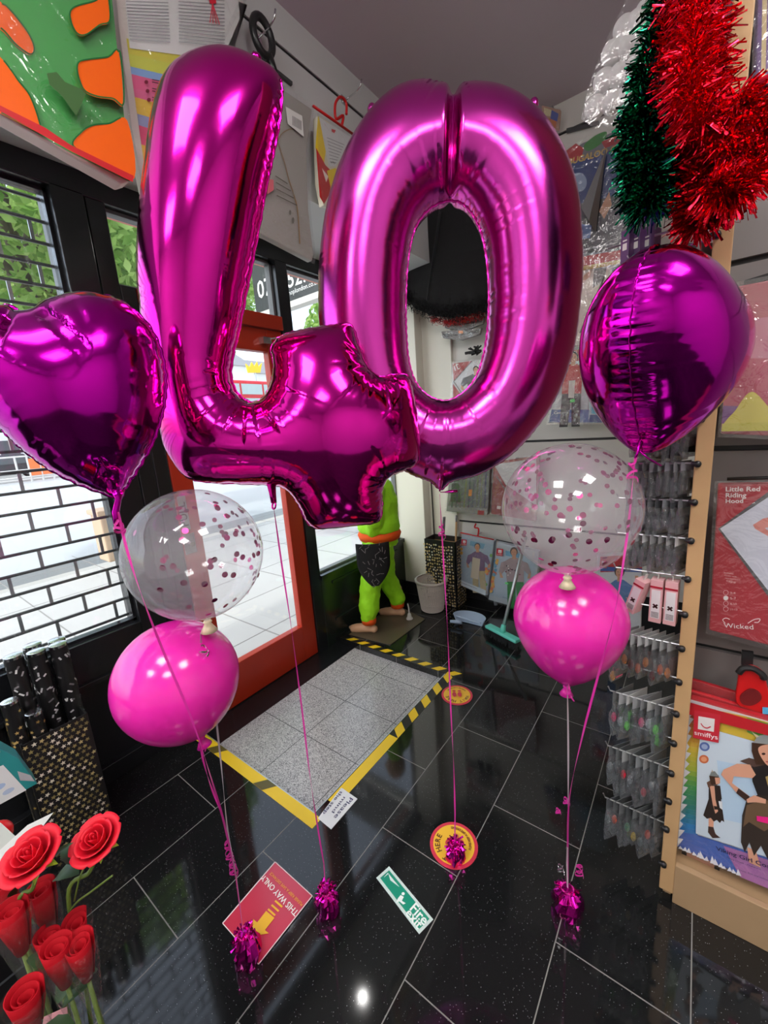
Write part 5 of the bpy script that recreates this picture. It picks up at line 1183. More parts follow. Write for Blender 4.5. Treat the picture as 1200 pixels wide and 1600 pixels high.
def fold(root, pts, Y):
    P = [ony(x, y, Y) for x, y in pts]; m = MB(); c = ony(*pts[0], Y); ridge = ony(pts[1][0]*.45+pts[2][0]*.55, pts[1][1]*.45+pts[2][1]*.55, Y-.05)
    m.add([P[0], P[1], ridge, P[2], P[0]+[0, .012, 0], P[1]+[0, .012, 0], ridge+[0, .012, 0], P[2]+[0, .012, 0]], [(0, 1, 2), (0, 2, 3), (4, 6, 5), (4, 7, 6), (0, 4, 5, 1), (1, 5, 6, 2), (2, 6, 7, 3), (3, 7, 4, 0)])
    m.build('folded_sheet', MATS.get('grey_sheet') or pm('grey_sheet', (.23, .225, .23), .35), root)
def d_bug(p):
    p.poly([(892, 255), (970, 230), (970, 300), (900, 340), (890, 300)], (44, 70, 130)); p.poly([(884, 236), (900, 224), (912, 232), (908, 248), (886, 256)], (180, 40, 46)); p.poly([(912, 228), (930, 212), (948, 206), (942, 222), (920, 236)], (50, 130, 56), 4); p.poly([(940, 222), (968, 210), (972, 222), (945, 232)], (170, 44, 50))
    p.text('BUGALOO CH', (888, 258), (972, 234), (206, 170, 90), .03); p.ell2(905, 285, 12, 15, (150, 170, 200)); p.poly([(900, 320), (990, 300), (990, 392), (900, 396)], (60, 62, 70)); p.poly([(905, 350), (925, 352), (922, 372), (908, 374)], (90, 120, 180))
    p.text('Costume - One Size Fits Most', (905, 393), (962, 381), (206, 206, 210), .01); p.poly([(905, 402), (975, 390), (975, 405), (905, 417)], (196, 36, 36)); p.poly([(905, 417), (975, 405), (975, 411), (905, 424)], (222, 176, 50)); p.poly([(936, 330), (952, 300), (956, 320), (944, 342)], (206, 150, 110))
pk_bug = pack('costume_pack', 'dark blue cartoon print pack with gold lettering beside the green tinsel', 'costume pack', [(880, 240), (912, 222), (975, 200), (992, 300), (990, 410), (900, 426), (882, 400)], (0, 2.70, 0), NB, .03, (120, 122, 130), d_bug, g_back, True)
fold(pk_bug, [(947, 232), (908, 325), (930, 362)], 2.66); fold(pk_arm, [(943, 432), (905, 520), (930, 520)], 2.66)
def d_sm(p): p.poly([(850, 168), (862, 172), (860, 182), (850, 180)], (226, 214, 170)); p.poly([(862, 172), (873, 178), (870, 192), (860, 186)], (70, 90, 170)); p.poly([(852, 182), (870, 190), (868, 200), (856, 196)], (206, 120, 70))
pack('costume_pack', 'little colourful pouch high on the back wall just right of the figure zero', 'costume pack', [(846, 164), (876, 171), (873, 202), (850, 198)], (0, 2.84, 0), NB, .02, (190, 150, 130), d_sm, g_back, True)
bp = Pic((0, 2.925, 0), NB); bar = MB(); bar.prism([bp.w(x, y) for x, y in [(886, 202), (936, 190), (936, 196), (886, 209)]], (0, -.012, 0)); solo(bar, 'hanging_bar', MATS['slate_bar'], 'dark flat hanging bar on the back wall above the blue cartoon print pack', 'bar', 'hanging bars')
wirehook('chrome hook high on the back wall by the bag of white balls', 925, 118, (0, 2.93, 0), NB)
# bag of white balls
YBL = 1.75; balls = [(930, 168), (957, 160), (981, 150), (944, 127), (967, 119), (991, 108), (957, 84), (981, 74), (1003, 62), (994, 38), (1010, 20), (976, 46)]
bagp = [(1002, -60), (1018, -20), (1022, 60), (1008, 140), (990, 176), (960, 196), (928, 200), (908, 186), (918, 140), (948, 60), (978, 0)]
t = thing('clear_bag', 'clear plastic bag holding white foam balls beside the green tinsel', 'bag', ony(960, 196, YBL))
m = MB(); m.prism([ony(x, y, YBL-.045) for x, y in bagp], (0, .0006, 0)); m.build('front_sheet', plastic, t); m = MB(); m.prism([ony(x, y, YBL+.05) for x, y in bagp], (0, .0006, 0)); m.build('back_sheet', plastic, t)
r = np.random.default_rng(3); ref = None
for i, (x, y) in enumerate(balls):
    c = ony(x, y, YBL); R = 15.5*depth(c)/FPX
    if ref is None:
        m = MB(); m.ell((0, 0, R), (R, R, R), n=24, m=16); ref = m.build('foam_ball', foam, smooth=True); tag(ref, 'white foam ball inside the clear bag', 'ball', 'foam balls in the bag'); o = ref
    else: o = ref.copy(); COL.objects.link(o)
    o.location = c-np.array([0, 0, R])
# tinsel
def garland(name, label, paths, mat, n, L, seed, wd=.0034):
    r = np.random.default_rng(seed); f = MB(); c = MB(); allp = []
    for px, t0, t1 in paths: P = rpath(px, t0, t1, 10); allp += P; c.tube(P, .004, 6)
    b = np.array(allp); t = thing(name, label, 'tinsel garland', (b[:, 0].mean(), b[:, 1].mean(), b[:, 2].min()-.03)); c.build('core', mat, t)
    tot = sum(len(rpath(p, a, b_, 10)) for p, a, b_ in paths)
    for px, t0, t1 in paths:
        P = rpath(px, t0, t1, 10)
        for k in range(int(n*len(P)/tot)):
            i = r.integers(0, len(P)-1); u = r.uniform(); a = P[i]*(1-u)+P[i+1]*u; T = P[i+1]-P[i]; T = T/np.linalg.norm(T); d = r.normal(size=3); d -= T*np.dot(d, T)*.6; d /= np.linalg.norm(d); l = L*r.uniform(.6, 1.15); sg = np.array([0, 0, -1])*l*.16
            f.ribbon([a, a+d*l*.5+r.normal(size=3)*.001, a+d*l+sg+r.normal(size=3)*.005], wd*r.uniform(.7, 1.5), .0002, side=r.normal(size=3), twist=r.uniform(-2, 2), ph=r.uniform(0, 3))
    f.build('tinsel_strips', mat, t, fixn=False); return t
garland('tinsel_garland', 'red tinsel garland hanging at the top of the wooden post', [([(1060, -60), (1062, 40), (1056, 120), (1085, 185), (1120, 240)], .80, .78), ([(1115, -60), (1112, 50), (1105, 140), (1128, 215), (1160, 262)], .76, .74), ([(1085, -60), (1085, 50), (1078, 130), (1098, 190)], .74, .74), ([(1150, 150), (1188, 200), (1182, 262), (1140, 300), (1110, 290)], .72, .74)], tin_r, 5200, .047, 3)
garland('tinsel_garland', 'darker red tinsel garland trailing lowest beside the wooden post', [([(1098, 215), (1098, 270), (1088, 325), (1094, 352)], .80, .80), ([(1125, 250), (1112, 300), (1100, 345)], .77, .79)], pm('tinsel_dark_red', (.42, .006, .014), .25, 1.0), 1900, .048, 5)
garland('tinsel_garland', 'dark green tinsel garland hanging left of the red tinsel', [([(1042, -60), (1028, 60), (1012, 120), (1006, 190), (1012, 260), (1018, 322)], .84, .84), ([(1000, 170), (992, 230), (996, 290), (1010, 325)], .86, .86), ([(1040, 200), (1050, 260), (1036, 320)], .86, .86)], tin_g, 4200, .045, 4)

# ------------------------------------------------------------------ wooden shelving unit with end rails
YP = 1.22
un = thing('shelving_unit', 'pine shelving unit with grey slatted back on the right', 'shelving', (.8, 1.3, 0))
MB().b2((0, YP, .03), (.034, YP+.022, 2.9)).build('front_post', wood, un, bevel=.002)
MB().b2((.010, YP+.022, 0), (.030, 2.90, 2.9)).build('end_panel', woodd, un)
m = MB(); m.b2((.034, YP, 0), (1.9, YP+.018, .136)); m.b2((.034, YP+.018, .10), (1.9, 1.40, .118)); m.build('plinth', woodd, un, bevel=.002)
m = MB(); zz = [.136, .30, .757, 1.329, 1.775, 2.24, 2.7, 2.9]
for a, b in zip(zz[:-1], zz[1:]): m.b2((.034, 1.40, a+.007), (1.9, 1.42, b-.007))
m.build('slatted_back', slat_d, un); MB().b2((.034, 1.414, .1), (1.9, 1.425, 2.9)).build('slot_lining', slot_m, un)
bolts = [(1140, 205), (1136, 285), (1131, 365), (1127, 440), (1107, 655), (1097, 725), (1090, 785), (1083, 845), (1078, 905), (1073, 960), (1067, 1013), (1062, 1065), (1059, 1115), (1052, 1160), (1049, 1207), (1044, 1250), (1039, 1293), (1033, 1347)]
BZ = [float(ony(x, y, YP)[2]) for x, y in bolts]
for z in BZ:
    m = MB(); m.tube([(.006, YP+.001, z), (.006, YP-.010, z)], [.0085, .0075], 10); m.tube([(-.006, YP-.006, z+.004), (.012, YP-.006, z-.003)], .0045, 8); m.build('bolt', black_m, un, smooth=True)
def rail(z, L=.155):
    m = MB(); m.tube([(.004, YP+.016, z), (-L, YP+.016, z), (-L-.006, YP+.016, z+.012)], .0022, 6); m.build('rail', steel, un)
ORD = ['first', 'second', 'third', 'fourth', 'fifth', 'sixth', 'seventh', 'eighth']
def packet(label, cat, x, z, dx, dy, h, yaw, header, body_c, kind, group, content=None, sd=0):
    """small carded or pouched accessory hanging on a rail; origin at its lowest point"""
    t = thing('accessory_'+cat.replace(' ', '_'), label, cat, (x, YP+.016, z-h), yaw, group); r = random.Random(sd)
    m = MB(); fk = 1 if kind == 'box' else .45+.5*r.random(); m.cc = tuple(c_*fk for c_ in srgb(*header))
    if kind == 'box':
        m.b2((-dx/2, -.014, 0), (dx/2, dy-.014, h-.012)); m.c = [m.cc]*len(m.f); m.build('carton', printm, t, world=False, bevel=.001)
        b = MB(); b.cc = srgb(226, 226, 226); b.b2((-dx*.36, -.0148, h*.10), (dx*.36, -.0138, h*.70)); b.cc = srgb(*body_c); b.b2((-dx*.5, -.0150, h*.74), (dx*.5, -.0138, h*.78)); b.cc = srgb(60, 30, 30)
        b.box((0, -.0150, h*.36), (dx*.5, .0008, dx*.16), Matrix.Rotation(.8, 3, 'Y')); b.box((0, -.0150, h*.36), (dx*.5, .0008, dx*.16), Matrix.Rotation(-.8, 3, 'Y'))
        for k in range(5): b.b2((-dx*.3, -.0151, h*(.12+.025*k)), (dx*.3, -.0140, h*(.13+.025*k)))
        b.build('label_print', printm, t, world=False)
        k = MB(); k.b2((-.001, 0, h-.014), (.001, .012, h+.004)); k.build('hang_tab', white_p, t, world=False)
    else:
        m.b2((-.0008, -.012, h*.80), (.0008, dy-.012, h+.006)); m.c = [m.cc]*len(m.f); m.build('header_card', printm, t, world=False)
        p = MB(); n = 5; vs = []
        for k in range(n+1):
            z_ = h*.82*k/n; th = dx*(.55*math.sin(PI*min(1, (k+.6)/(n+.6)))+.08); jj = r.uniform(-.003, .003)
            vs += [(-th+jj, -.010, z_), (th+jj, -.014, z_), (th*.8+jj, dy-.014, z_), (-th*.8+jj, dy-.012, z_)]
        p.add(vs, [(4*k+i, 4*k+(i+1) % 4, 4*k+4+(i+1) % 4, 4*k+4+i) for k in range(n) for i in range(4)]+[(3, 2, 1, 0), (4*n, 4*n+1, 4*n+2, 4*n+3)]); p.build('clear_pouch', blister, t, world=False)
        c = MB(); c.cc = srgb(*body_c)
        c.box((0, dy*.35, h*.34), (dx*.8, dy*.55, h*.42), Matrix.Rotation(r.uniform(-.2, .2), 3, 'X'))
        if content: c.cc = srgb(*content); c.ell((0, -.004, h*r.uniform(.18, .55)), (dx*.45, .008, .016), n=10, m=7)
        c.build('contents', printm, t, world=False)
    return t
def row(bi, n, x0, x1, h, dy, dx, yaw, name, desc, cat, kind, headers, bodies, conts=None, label_fn=None):
    z = BZ[bi]; rail(z)
    for k in range(n):
        x = x0+(x1-x0)*(k/(n-1) if n > 1 else 0); hd = headers[k % len(headers)]; bc = bodies[k % len(bodies)]
        d = desc[k % len(desc)] if isinstance(desc, (list, tuple)) else desc
        packet(f'{d}, {ORD[k]} from the post on {name}', cat, x, z-.003, dx, dy, h*(1+.14*math.sin(k*2.3+bi)), yaw+.10*math.sin(k*3+bi), hd, bc, kind, 'accessories on '+name, conts[k % len(conts)] if conts else None, bi*10+k)
GH = [(150, 150, 152), (120, 122, 126), (176, 176, 176), (104, 106, 110)]
row(2, 7, -.022, -.125, .115, .07, .008, -.55, 'the rail under the tinsel', 'grey carded accessory packet', 'packet', 'card', GH, [(90, 92, 98), (60, 60, 66), (120, 120, 126)])
row(4, 7, -.020, -.128, .095, .07, .011, -.5, 'the rail beside the heart', 'clear accessory packet', 'packet', 'card', [(196, 198, 200), (150, 152, 156)], [(30, 30, 32), (50, 52, 54)])
row(5, 8, -.018, -.130, .085, .07, .011, -.6, 'the rail at the heart tail', 'pale headed accessory packet', 'packet', 'card', [(150, 148, 156), (170, 168, 172)], [(70, 68, 74), (96, 96, 100)])
row(6, 8, -.018, -.130, .085, .075, .012, -.6, 'the second rail below the heart', 'crinkled dark silver packet', 'packet', 'card', [(130, 132, 136), (90, 92, 96)], [(54, 56, 60), (110, 112, 116)])
row(7, 7, -.020, -.125, .088, .07, .013, -.5, 'the rail above the pink boxes', 'white labelled dark packet', 'packet', 'card', [(206, 206, 206), (190, 190, 190)], [(40, 40, 42), (52, 50, 50)])
z = BZ[8]; rail(z)
for k, (x, yw, lab) in enumerate(((-.024, -.10, 'pink boxed accessory nearest the post above the clear pouches'), (-.056, -.12, 'pink boxed accessory, second from the post above the clear pouches'), (-.105, -.45, 'pink boxed accessory hanging tilted at the free end of its rail'))):
    o = packet(lab, 'box', x, z-.004, .028, .034, .132 if k < 2 else .115, yw, (226, 176, 178), (170, 30, 50), 'box', 'pink boxes on the rail', None, k)
    if k == 2: o.rotation_euler = (.0, .28, yw); o.location.x += -.008
row(10, 8, -.018, -.138, .118, .085, .014, -.55, 'the rail below pink boxes', ['clear pouch with small orange pieces', 'clear pouch with dark red pieces', 'clear pouch with pale pieces'], 'pouch', 'card', [(214, 216, 216), (196, 198, 198)], [(120, 60, 60), (190, 190, 186), (150, 150, 148)], [(244, 140, 50), (236, 110, 60), (120, 30, 34)])
packet('clear pouch with pink and orange toy flowers at the rail end below pink boxes', 'pouch', -.148, BZ[11]+.01, .014, .05, .07, -.5, (220, 214, 214), (250, 110, 140), 'card', 'accessories on the rail below pink boxes', (250, 160, 50), 77)
row(12, 8, -.018, -.140, .135, .09, .015, -.6, 'the rail of toy pouches', ['clear pouch with black toy', 'clear pouch with lime green toy', 'clear pouch with pale toy', 'clear pouch with pink toy'], 'pouch', 'card', [(200, 202, 204), (170, 172, 174), (216, 216, 214)], [(40, 40, 42), (96, 226, 60), (196, 198, 200), (70, 66, 70)], [(30, 30, 30), (110, 240, 70), (200, 206, 210), (250, 70, 130)])
row(14, 8, -.018, -.142, .150, .10, .015, -.62, 'the second lowest rail', ['grey blister card with black bottle', 'grey blister card', 'smoky blister card with red dot'], 'blister card', 'card', [(150, 154, 156), (120, 124, 126), (172, 174, 174)], [(34, 34, 36), (120, 124, 126), (60, 62, 64)], [(26, 26, 28), (150, 154, 156), (214, 40, 60)])
row(16, 8, -.018, -.142, .135, .10, .015, -.62, 'the lowest rail', ['grey blister card', 'grey blister card with orange blob', 'clear blister card', 'grey blister card with yellow piece', 'clear blister card with green piece'], 'blister card', 'card', [(140, 144, 146), (120, 124, 128), (160, 162, 164)], [(70, 74, 76), (96, 100, 102), (130, 134, 136), (90, 92, 90), (80, 110, 90)], [(60, 62, 64), (236, 84, 40), (130, 140, 140), (236, 196, 40), (70, 150, 100)])
for z in (BZ[9], BZ[11], BZ[13]): rail(z, .12)
# purple boxes at the top of the rails
for k in range(3):
    P = at(975+k*17, 412-k*3, 1.02); t = thing('purple_box', ('slim purple boxed accessory, leftmost of three under the green tinsel', 'slim purple boxed accessory, middle of three under the green tinsel', 'slim purple boxed accessory, rightmost of three under the green tinsel')[k], 'box', P, -.35, 'purple boxes under the tinsel')
    m = MB(); m.b2((-.010, 0, 0), (.010, .05, .075)); m.build('carton', pm('purple_card', srgb(86, 52, 100), .4) if 'purple_card' not in MATS else MATS['purple_card'], t, world=False, bevel=.001)
    m = MB(); m.b2((-.0012, .01, .075), (.0012, .04, .112)); m.build('hang_tab', MATS['purple_card'], t, world=False)
    m = MB(); m.b2((-.005, -.0006, .03), (.005, 0, .045)); m.b2((-.005, -.0006, .05), (.005, 0, .053)); m.build('label_print', white_p, t, world=False)
zr = at(990, 373, 1.02); m = MB(); m.tube([(.012, zr[1]+.02, zr[2]), (zr[0]-.06, zr[1]+.02, zr[2])], .003, 6); m.build('rail', steel, un)
# block on the plinth
q = ony(1090, 1362, 1.30); t = thing('wooden_block', 'small pinkish wooden block with dark ends on the plinth', 'block', (q[0], 1.31, .118))
MB().b2((q[0]-.03, 1.29, .118), (q[0]+.035, 1.33, .142)).build('block', pm('pink_wood', srgb(190, 140, 120), .5), t); 
m = MB(); m.b2((q[0]-.042, 1.288, .118), (q[0]-.03, 1.332, .145)); m.b2((q[0]+.035, 1.288, .118), (q[0]+.047, 1.332, .145)); m.build('dark_end', black_m, t)
# packs on the slatted back
gz = lambda pts: [(1040+x/4, 640+y/4) for x, y in pts]
def d_lr(p):
    RD = (178, 34, 52)
    p.poly([(1122, 826), (1206, 764), (1217, 758), (1410, 758), (1398, 1054), (1322, 1034), (1206, 940)], (84, 84, 88)); p.poly([(1125, 826), (1206, 773), (1232, 760), (1406, 760), (1394, 1048), (1340, 1034), (1206, 930)], (214, 218, 232))
    p.poly(gz([(545, 720), (610, 680), (700, 660), (700, 720), (620, 740), (700, 800), (640, 790), (560, 745)]), (222, 140, 130))
    person(p, 1262, 790, 210, (190, 30, 44), (226, 220, 222), (70, 44, 34), w=.24)
    p.text('Little Red', (1133.7, 767.5), (1187.5, 767), (240, 226, 226), .02); p.text('Riding', (1133.7, 776.8), (1166, 776.6), (240, 226, 226), .02); p.text('Hood', (1133.7, 785.6), (1161, 785.2), (240, 226, 226), .02)
    for k, s in enumerate(('Includes', 'Dress with', 'attached hood', 'cape')): p.text(s, (1131+k*1.2, 895+k*4.2), (1146+k*5-(12 if k == 3 else 0), 897+k*4.6), (236, 190, 190))
    for k, s in enumerate(('3-4', '5-7', '8-10', '11-13')):
        cy = 925+k*8.4; p.ell2(1134, cy, 4.2, 4.0, (230, 170, 176)); p.ell2(1134, cy, 3.4, 3.2, (240, 236, 236) if k == 1 else RD); p.text(s, (1141, cy+2), (1149+k, cy+2.3), (236, 200, 200))
    p.text('Wicked', (1131, 979), (1177, 982), (246, 236, 236), .0); [p.line(a_, b_, .9, (246, 236, 236)) for q_ in (cat_rom([(1133, 972), (1129, 967), (1134, 964), (1140, 966)], 4, False), cat_rom([(1168, 972), (1178, 966), (1187, 965), (1184, 970), (1178, 970)], 4, False)) for a_, b_ in zip(q_[:-1], q_[1:])]
    for k in range(16): p.line((1128+k*4, 1000), (1118+k*6, 880), .5, (160, 26, 44)) if False else None
pack('costume_pack', 'red and white Little Red Riding Hood costume pack on the right shelving', 'costume pack', [(1122, 757), (1420, 752), (1400, 1060), (1108, 985)], (0, 1.325, 0), NB, .03, (178, 34, 52), d_lr, 'costume packs on the shelving unit', True, hanger=(None, black_m, [(1136, 748), (1330, 742)]))
bz = lambda pts: [(1020+x/3.81, 1000+y/3.81) for x, y in pts]
def d_vk(p):
    p.poly(bz([(223, 352), (1100, 598), (1100, 1642), (138, 1218)]), (236, 238, 242))
    cols = [(206, 60, 40), (236, 140, 40), (244, 214, 50), (190, 206, 40), (60, 170, 80), (20, 140, 130), (30, 140, 210), (40, 110, 200)]
    L0, L1 = np.array(bz([(225, 400)])[0]), np.array(bz([(150, 1215)])[0]); R0, R1 = np.array(bz([(300, 420)])[0]), np.array(bz([(262, 1240)])[0]); cc_ = []
    for i in range(len(cols)-1): cc_ += [tuple(np.array(cols[i])*(1-t_)+np.array(cols[i+1])*t_) for t_ in (0, .25, .5, .75)]
    cols = cc_+[cols[-1]]; n = len(cols)
    for i, c in enumerate(cols): a, b = i/n, (i+1)/n; p.poly([tuple(L0+(L1-L0)*a), tuple(R0+(R1-R0)*a), tuple(R0+(R1-R0)*b), tuple(L0+(L1-L0)*b)], c)
    p.poly(bz([(395, 415), (560, 450), (750, 500), (760, 640), (560, 590), (395, 540)]), (240, 206, 50)); p.poly(bz([(560, 455), (1100, 600), (1100, 700), (700, 610), (560, 540)]), (110, 180, 70))
    p.poly(bz([(150, 1130), (260, 1150), (1100, 1420), (1100, 1640), (140, 1216)]), (70, 110, 200)); p.poly(bz([(420, 1215), (1100, 1430), (1100, 1640), (520, 1400)]), (190, 120, 190))
    r = np.random.default_rng(5)
    for k in range(16): v = k/16; q = L0+(L1-L0)*v; p.poly([(q[0]-1, q[1]), (q[0]+r.uniform(3, 9), q[1]+r.uniform(2, 6)), (q[0]-2, q[1]+14)], (236, 238, 242))
    for k in range(14): x = 165+k*26+r.uniform(-8, 8); y = 1221+(x-150)*.44; p.poly(bz([(x-14, y), (x+r.uniform(-10, 10), y-r.uniform(8, 46)), (x+18, y+8)]), (230, 232, 240))
    p.poly(bz([(290, 500), (1100, 730), (1100, 1410), (256, 1135), (265, 700)]), (206, 220, 232))
    p.poly(bz([(380, 700), (1100, 850), (1100, 1200), (420, 1050)]), (186, 212, 234))
    p.ell2(*bz([(308, 620)])[0], 8, 7, (90, 110, 170), .3); p.ell2(*bz([(304, 694)])[0], 7.5, 6.5, (206, 110, 70), .3); p.ell2(*bz([(308, 620)])[0], 5, 4, (160, 176, 210), .3); p.ell2(*bz([(304, 694)])[0], 4.6, 3.8, (232, 160, 120), .3)
    # small figure
    HB, DR, SKN = (70, 48, 36), (50, 40, 36), (224, 164, 136)
    p.poly(bz([(332, 1040), (362, 1045), (360, 1115), (385, 1150), (345, 1150), (332, 1120)]), SKN); p.poly(bz([(330, 1090), (360, 1095), (372, 1135), (402, 1158), (355, 1160), (328, 1125)]), (70, 50, 44))
    p.poly(bz([(335, 920), (405, 930), (424, 1065), (410, 1055), (398, 1070), (380, 1052), (362, 1062), (345, 1040), (322, 1045), (300, 1025)]), DR); p.poly(bz([(333, 840), (400, 850), (410, 930), (332, 925)]), DR)
    p.poly(bz([(338, 850), (366, 850), (372, 930), (388, 1000), (372, 1015), (356, 960)]), SKN); p.poly(bz([(362, 968), (385, 972), (386, 990), (366, 990)]), DR); p.poly(bz([(320, 830), (345, 815), (372, 835), (330, 860)]), (110, 80, 66))
    p.poly(bz([(335, 790), (390, 785), (400, 830), (380, 845), (345, 840)]), HB); p.poly(bz([(368, 800), (400, 800), (398, 835), (375, 840)]), SKN); p.poly(bz([(337, 790), (348, 765), (368, 762), (395, 795)]), (130, 134, 132)); p.poly(bz([(350, 768), (352, 750), (358, 766)]), (190, 170, 140))
    p.poly(bz([(390, 938), (412, 940), (414, 990), (398, 978)]), (226, 228, 232))
    # large figure
    p.poly(bz([(560, 1210), (610, 1230), (640, 1330), (570, 1300)]), SKN); p.poly(bz([(700, 1260), (770, 1280), (760, 1400), (690, 1340)]), SKN)
    p.poly(bz([(556, 930), (620, 900), (860, 900), (900, 1100), (880, 1330), (800, 1240), (760, 1330), (690, 1300), (640, 1200), (600, 1260), (572, 1180), (545, 1240), (522, 1180), (530, 1020)]), (58, 48, 42)); p.poly(bz([(556, 960), (650, 930), (860, 940), (760, 1050), (660, 1115), (570, 1060), (535, 1090)]), (112, 88, 66))
    p.poly(bz([(580, 700), (680, 680), (860, 720), (870, 920), (620, 900), (590, 820)]), (42, 38, 38)); p.poly(bz([(515, 700), (570, 680), (690, 715), (600, 735)]), (92, 70, 62)); 
    p.poly(bz([(575, 720), (610, 780), (590, 800), (480, 790), (470, 830), (570, 905), (550, 935), (490, 880), (405, 780), (420, 750), (500, 715)]), SKN)
    p.poly(bz([(508, 860), (575, 910), (552, 935), (494, 888)]), (64, 44, 38)); p.poly(bz([(555, 925), (600, 900), (670, 925), (668, 950), (610, 942), (560, 945)]), SKN)
    p.poly(bz([(585, 590), (700, 570), (820, 600), (830, 740), (700, 720), (610, 720), (585, 640)]), HB); p.poly(cat_rom(bz([(625, 620), (700, 600), (780, 630), (770, 710), (700, 735), (650, 690)]), 5), SKN)
    p.poly(bz([(595, 590), (620, 550), (690, 535), (790, 560), (830, 620), (690, 600)]), (150, 154, 152)); p.poly(bz([(612, 560), (575, 510), (600, 535), (630, 552)]), (206, 190, 150)); 
    for sx in (655, 720): p.ell2(*bz([(sx, 655)])[0], 3, 1.8, (60, 40, 36))
    p.line(*bz([(668, 700), (715, 706)]), 1.6, (180, 70, 80)); p.poly(bz([(666, 790), (690, 780), (720, 900), (690, 880)]), (176, 150, 96))
    p.poly(bz([(614, 1020), (700, 1030), (700, 1070), (616, 1050)]), (250, 40, 140))
    p.text('Viking Girl Costume', bz([(375, 1222)])[0], bz([(810, 1372)])[0], (40, 40, 80), .015); p.text('Fancy Dress - Childrens', bz([(440, 1270)])[0], bz([(640, 1340)])[0], (50, 50, 90)); p.text('Dress, Belt and Helmet', bz([(510, 1340)])[0], bz([(690, 1405)])[0], (60, 60, 100))
    # red header with maker tag
    p.poly(bz([(222, 352), (1100, 598), (1100, 655), (300, 445), (218, 424)]), (196, 36, 46))
    p.poly(bz([(248, 398), (402, 424), (390, 590), (240, 560)]), (206, 46, 62)); p.poly(bz([(272, 432), (368, 448), (362, 525), (268, 508)]), (232, 228, 228)); p.text('smiffys', bz([(248, 540)])[0], bz([(386, 570)])[0], (246, 230, 230), .01)
    q = bz(cat_rom([(286, 474), (300, 492), (322, 500), (344, 490)], 5, False)); [p.line(q[i], q[i+1], 1.6, (206, 46, 62)) for i in range(len(q)-1)]
pack('costume_pack', 'white Viking girl costume pack with rainbow border standing by the plinth', 'costume pack', bz([(225, 355), (1100, 600), (1100, 1640), (140, 1216)]), (0, 1.275, 0), NB, .03, (190, 40, 50), d_vk, 'costume packs on the shelving unit', True)
m = Pic((0, 1.31, 0), NB); t = thing('red_hanger', 'large red plastic hanger above the Viking girl pack', 'hanger', m.w(*bz([(600, 380)])[0]))
h = MB(); h.prism([m.w(*q) for q in bz(cat_rom([(500, 380), (505, 260), (520, 190), (585, 165), (650, 195), (676, 250), (690, 330), (700, 470), (600, 430)], 4))], (0, .02, 0)); h.build('hook_plate', redpl, t, bevel=.004)
h = MB(); h.prism([m.w(*q, .004) for q in bz(cat_rom([(520, 330), (560, 295), (595, 288), (635, 310), (645, 350), (590, 385), (530, 375)], 4))], (0, .006, 0)); h.build('finger_hole', pm('deep_red', (.16, .008, .01), .5), t)
h = MB(); h.prism([m.w(*q, -.02) for q in bz([(535, 90), (605, 100), (600, 180), (530, 170)])], (0, .012, 0)); h.tube(cat_rom([m.w(*q, .006) for q in bz([(510, 190), (540, 160), (600, 165), (650, 200), (660, 225)])], 4, False), .008, 8); h.build('strap', black_m, t)
MB().prism([m.w(*q, .005) for q in bz([(652, 396), (720, 400), (720, 440), (652, 432)])], (0, .002, 0)).build('size_tag', pm('cyan_tag', srgb(80, 180, 226), .4), t)
for k, (y0, lab) in enumerate(((232, 'upper red slide lock bag top behind the Viking girl pack'), (300, 'lower red slide lock bag top behind the Viking girl pack'))):
    pack('costume_pack', lab, 'costume pack', bz([(228, y0), (1000, y0+230), (1000, y0+330), (222, y0+75)]), (0, 1.335-.02*k, 0), NB, .012, (160, 24, 34) if k == 0 else (190, 34, 44), None, 'red bag tops behind the Viking pack', True)
def d_pk(p):
    p.poly([(1140, 452), (1420, 400), (1420, 560), (1134, 560)], (176, 92, 100)); p.poly([(1160, 500), (1420, 470), (1420, 640), (1180, 640), (1150, 570)], (190, 120, 140)); p.poly([(1132, 560), (1420, 560), (1420, 640), (1130, 640)], (176, 74, 96)); p.poly([(1130, 634), (1420, 640), (1420, 672), (1126, 674)], (112, 60, 130))
    p.poly(cat_rom([(1150, 640), (1175, 612), (1205, 640), (1240, 668), (1135, 670)], 5), (206, 196, 80)); p.poly([(1128, 662), (1300, 656), (1300, 672), (1127, 674)], (196, 190, 70)); p.poly([(1131, 560), (1136, 545), (1137, 598), (1130, 600)], (170, 200, 60))
pack('costume_pack', 'dusky pink costume pack with yellow lower edge, upper right on the shelving', 'costume pack', [(1147, 448), (1420, 395), (1420, 690), (1126, 678)], (0, 1.33, 0), NB, .03, (170, 88, 98), d_pk, 'costume packs on the shelving unit', True)
def d_pu(p): p.poly([(1186, -60), (1300, -60), (1300, 120), (1182, 120)], (96, 60, 130)); p.poly([(1192, -60), (1200, -60), (1196, 120), (1189, 120)], (200, 180, 130)); p.line((1190, 122), (1200, 108), 2, (222, 206, 150))
pack('costume_pack', 'purple costume pack with gold edge at the top right corner behind the tinsel', 'costume pack', [(1184, -80), (1320, -80), (1320, 140), (1176, 128)], (0, 1.33, 0), NB, .03, (76, 48, 104), d_pu, 'costume packs on the shelving unit', True)
bar = MB(); bar.prism([ony(x, y, 1.399) for x, y in [(1163, 440), (1260, 410), (1260, 420), (1163, 449)]], (0, -.014, 0)); solo(bar, 'hanging_bar', slot_m, 'black hanging bar above the dusky pink pack', 'bar', 'hanging bars')

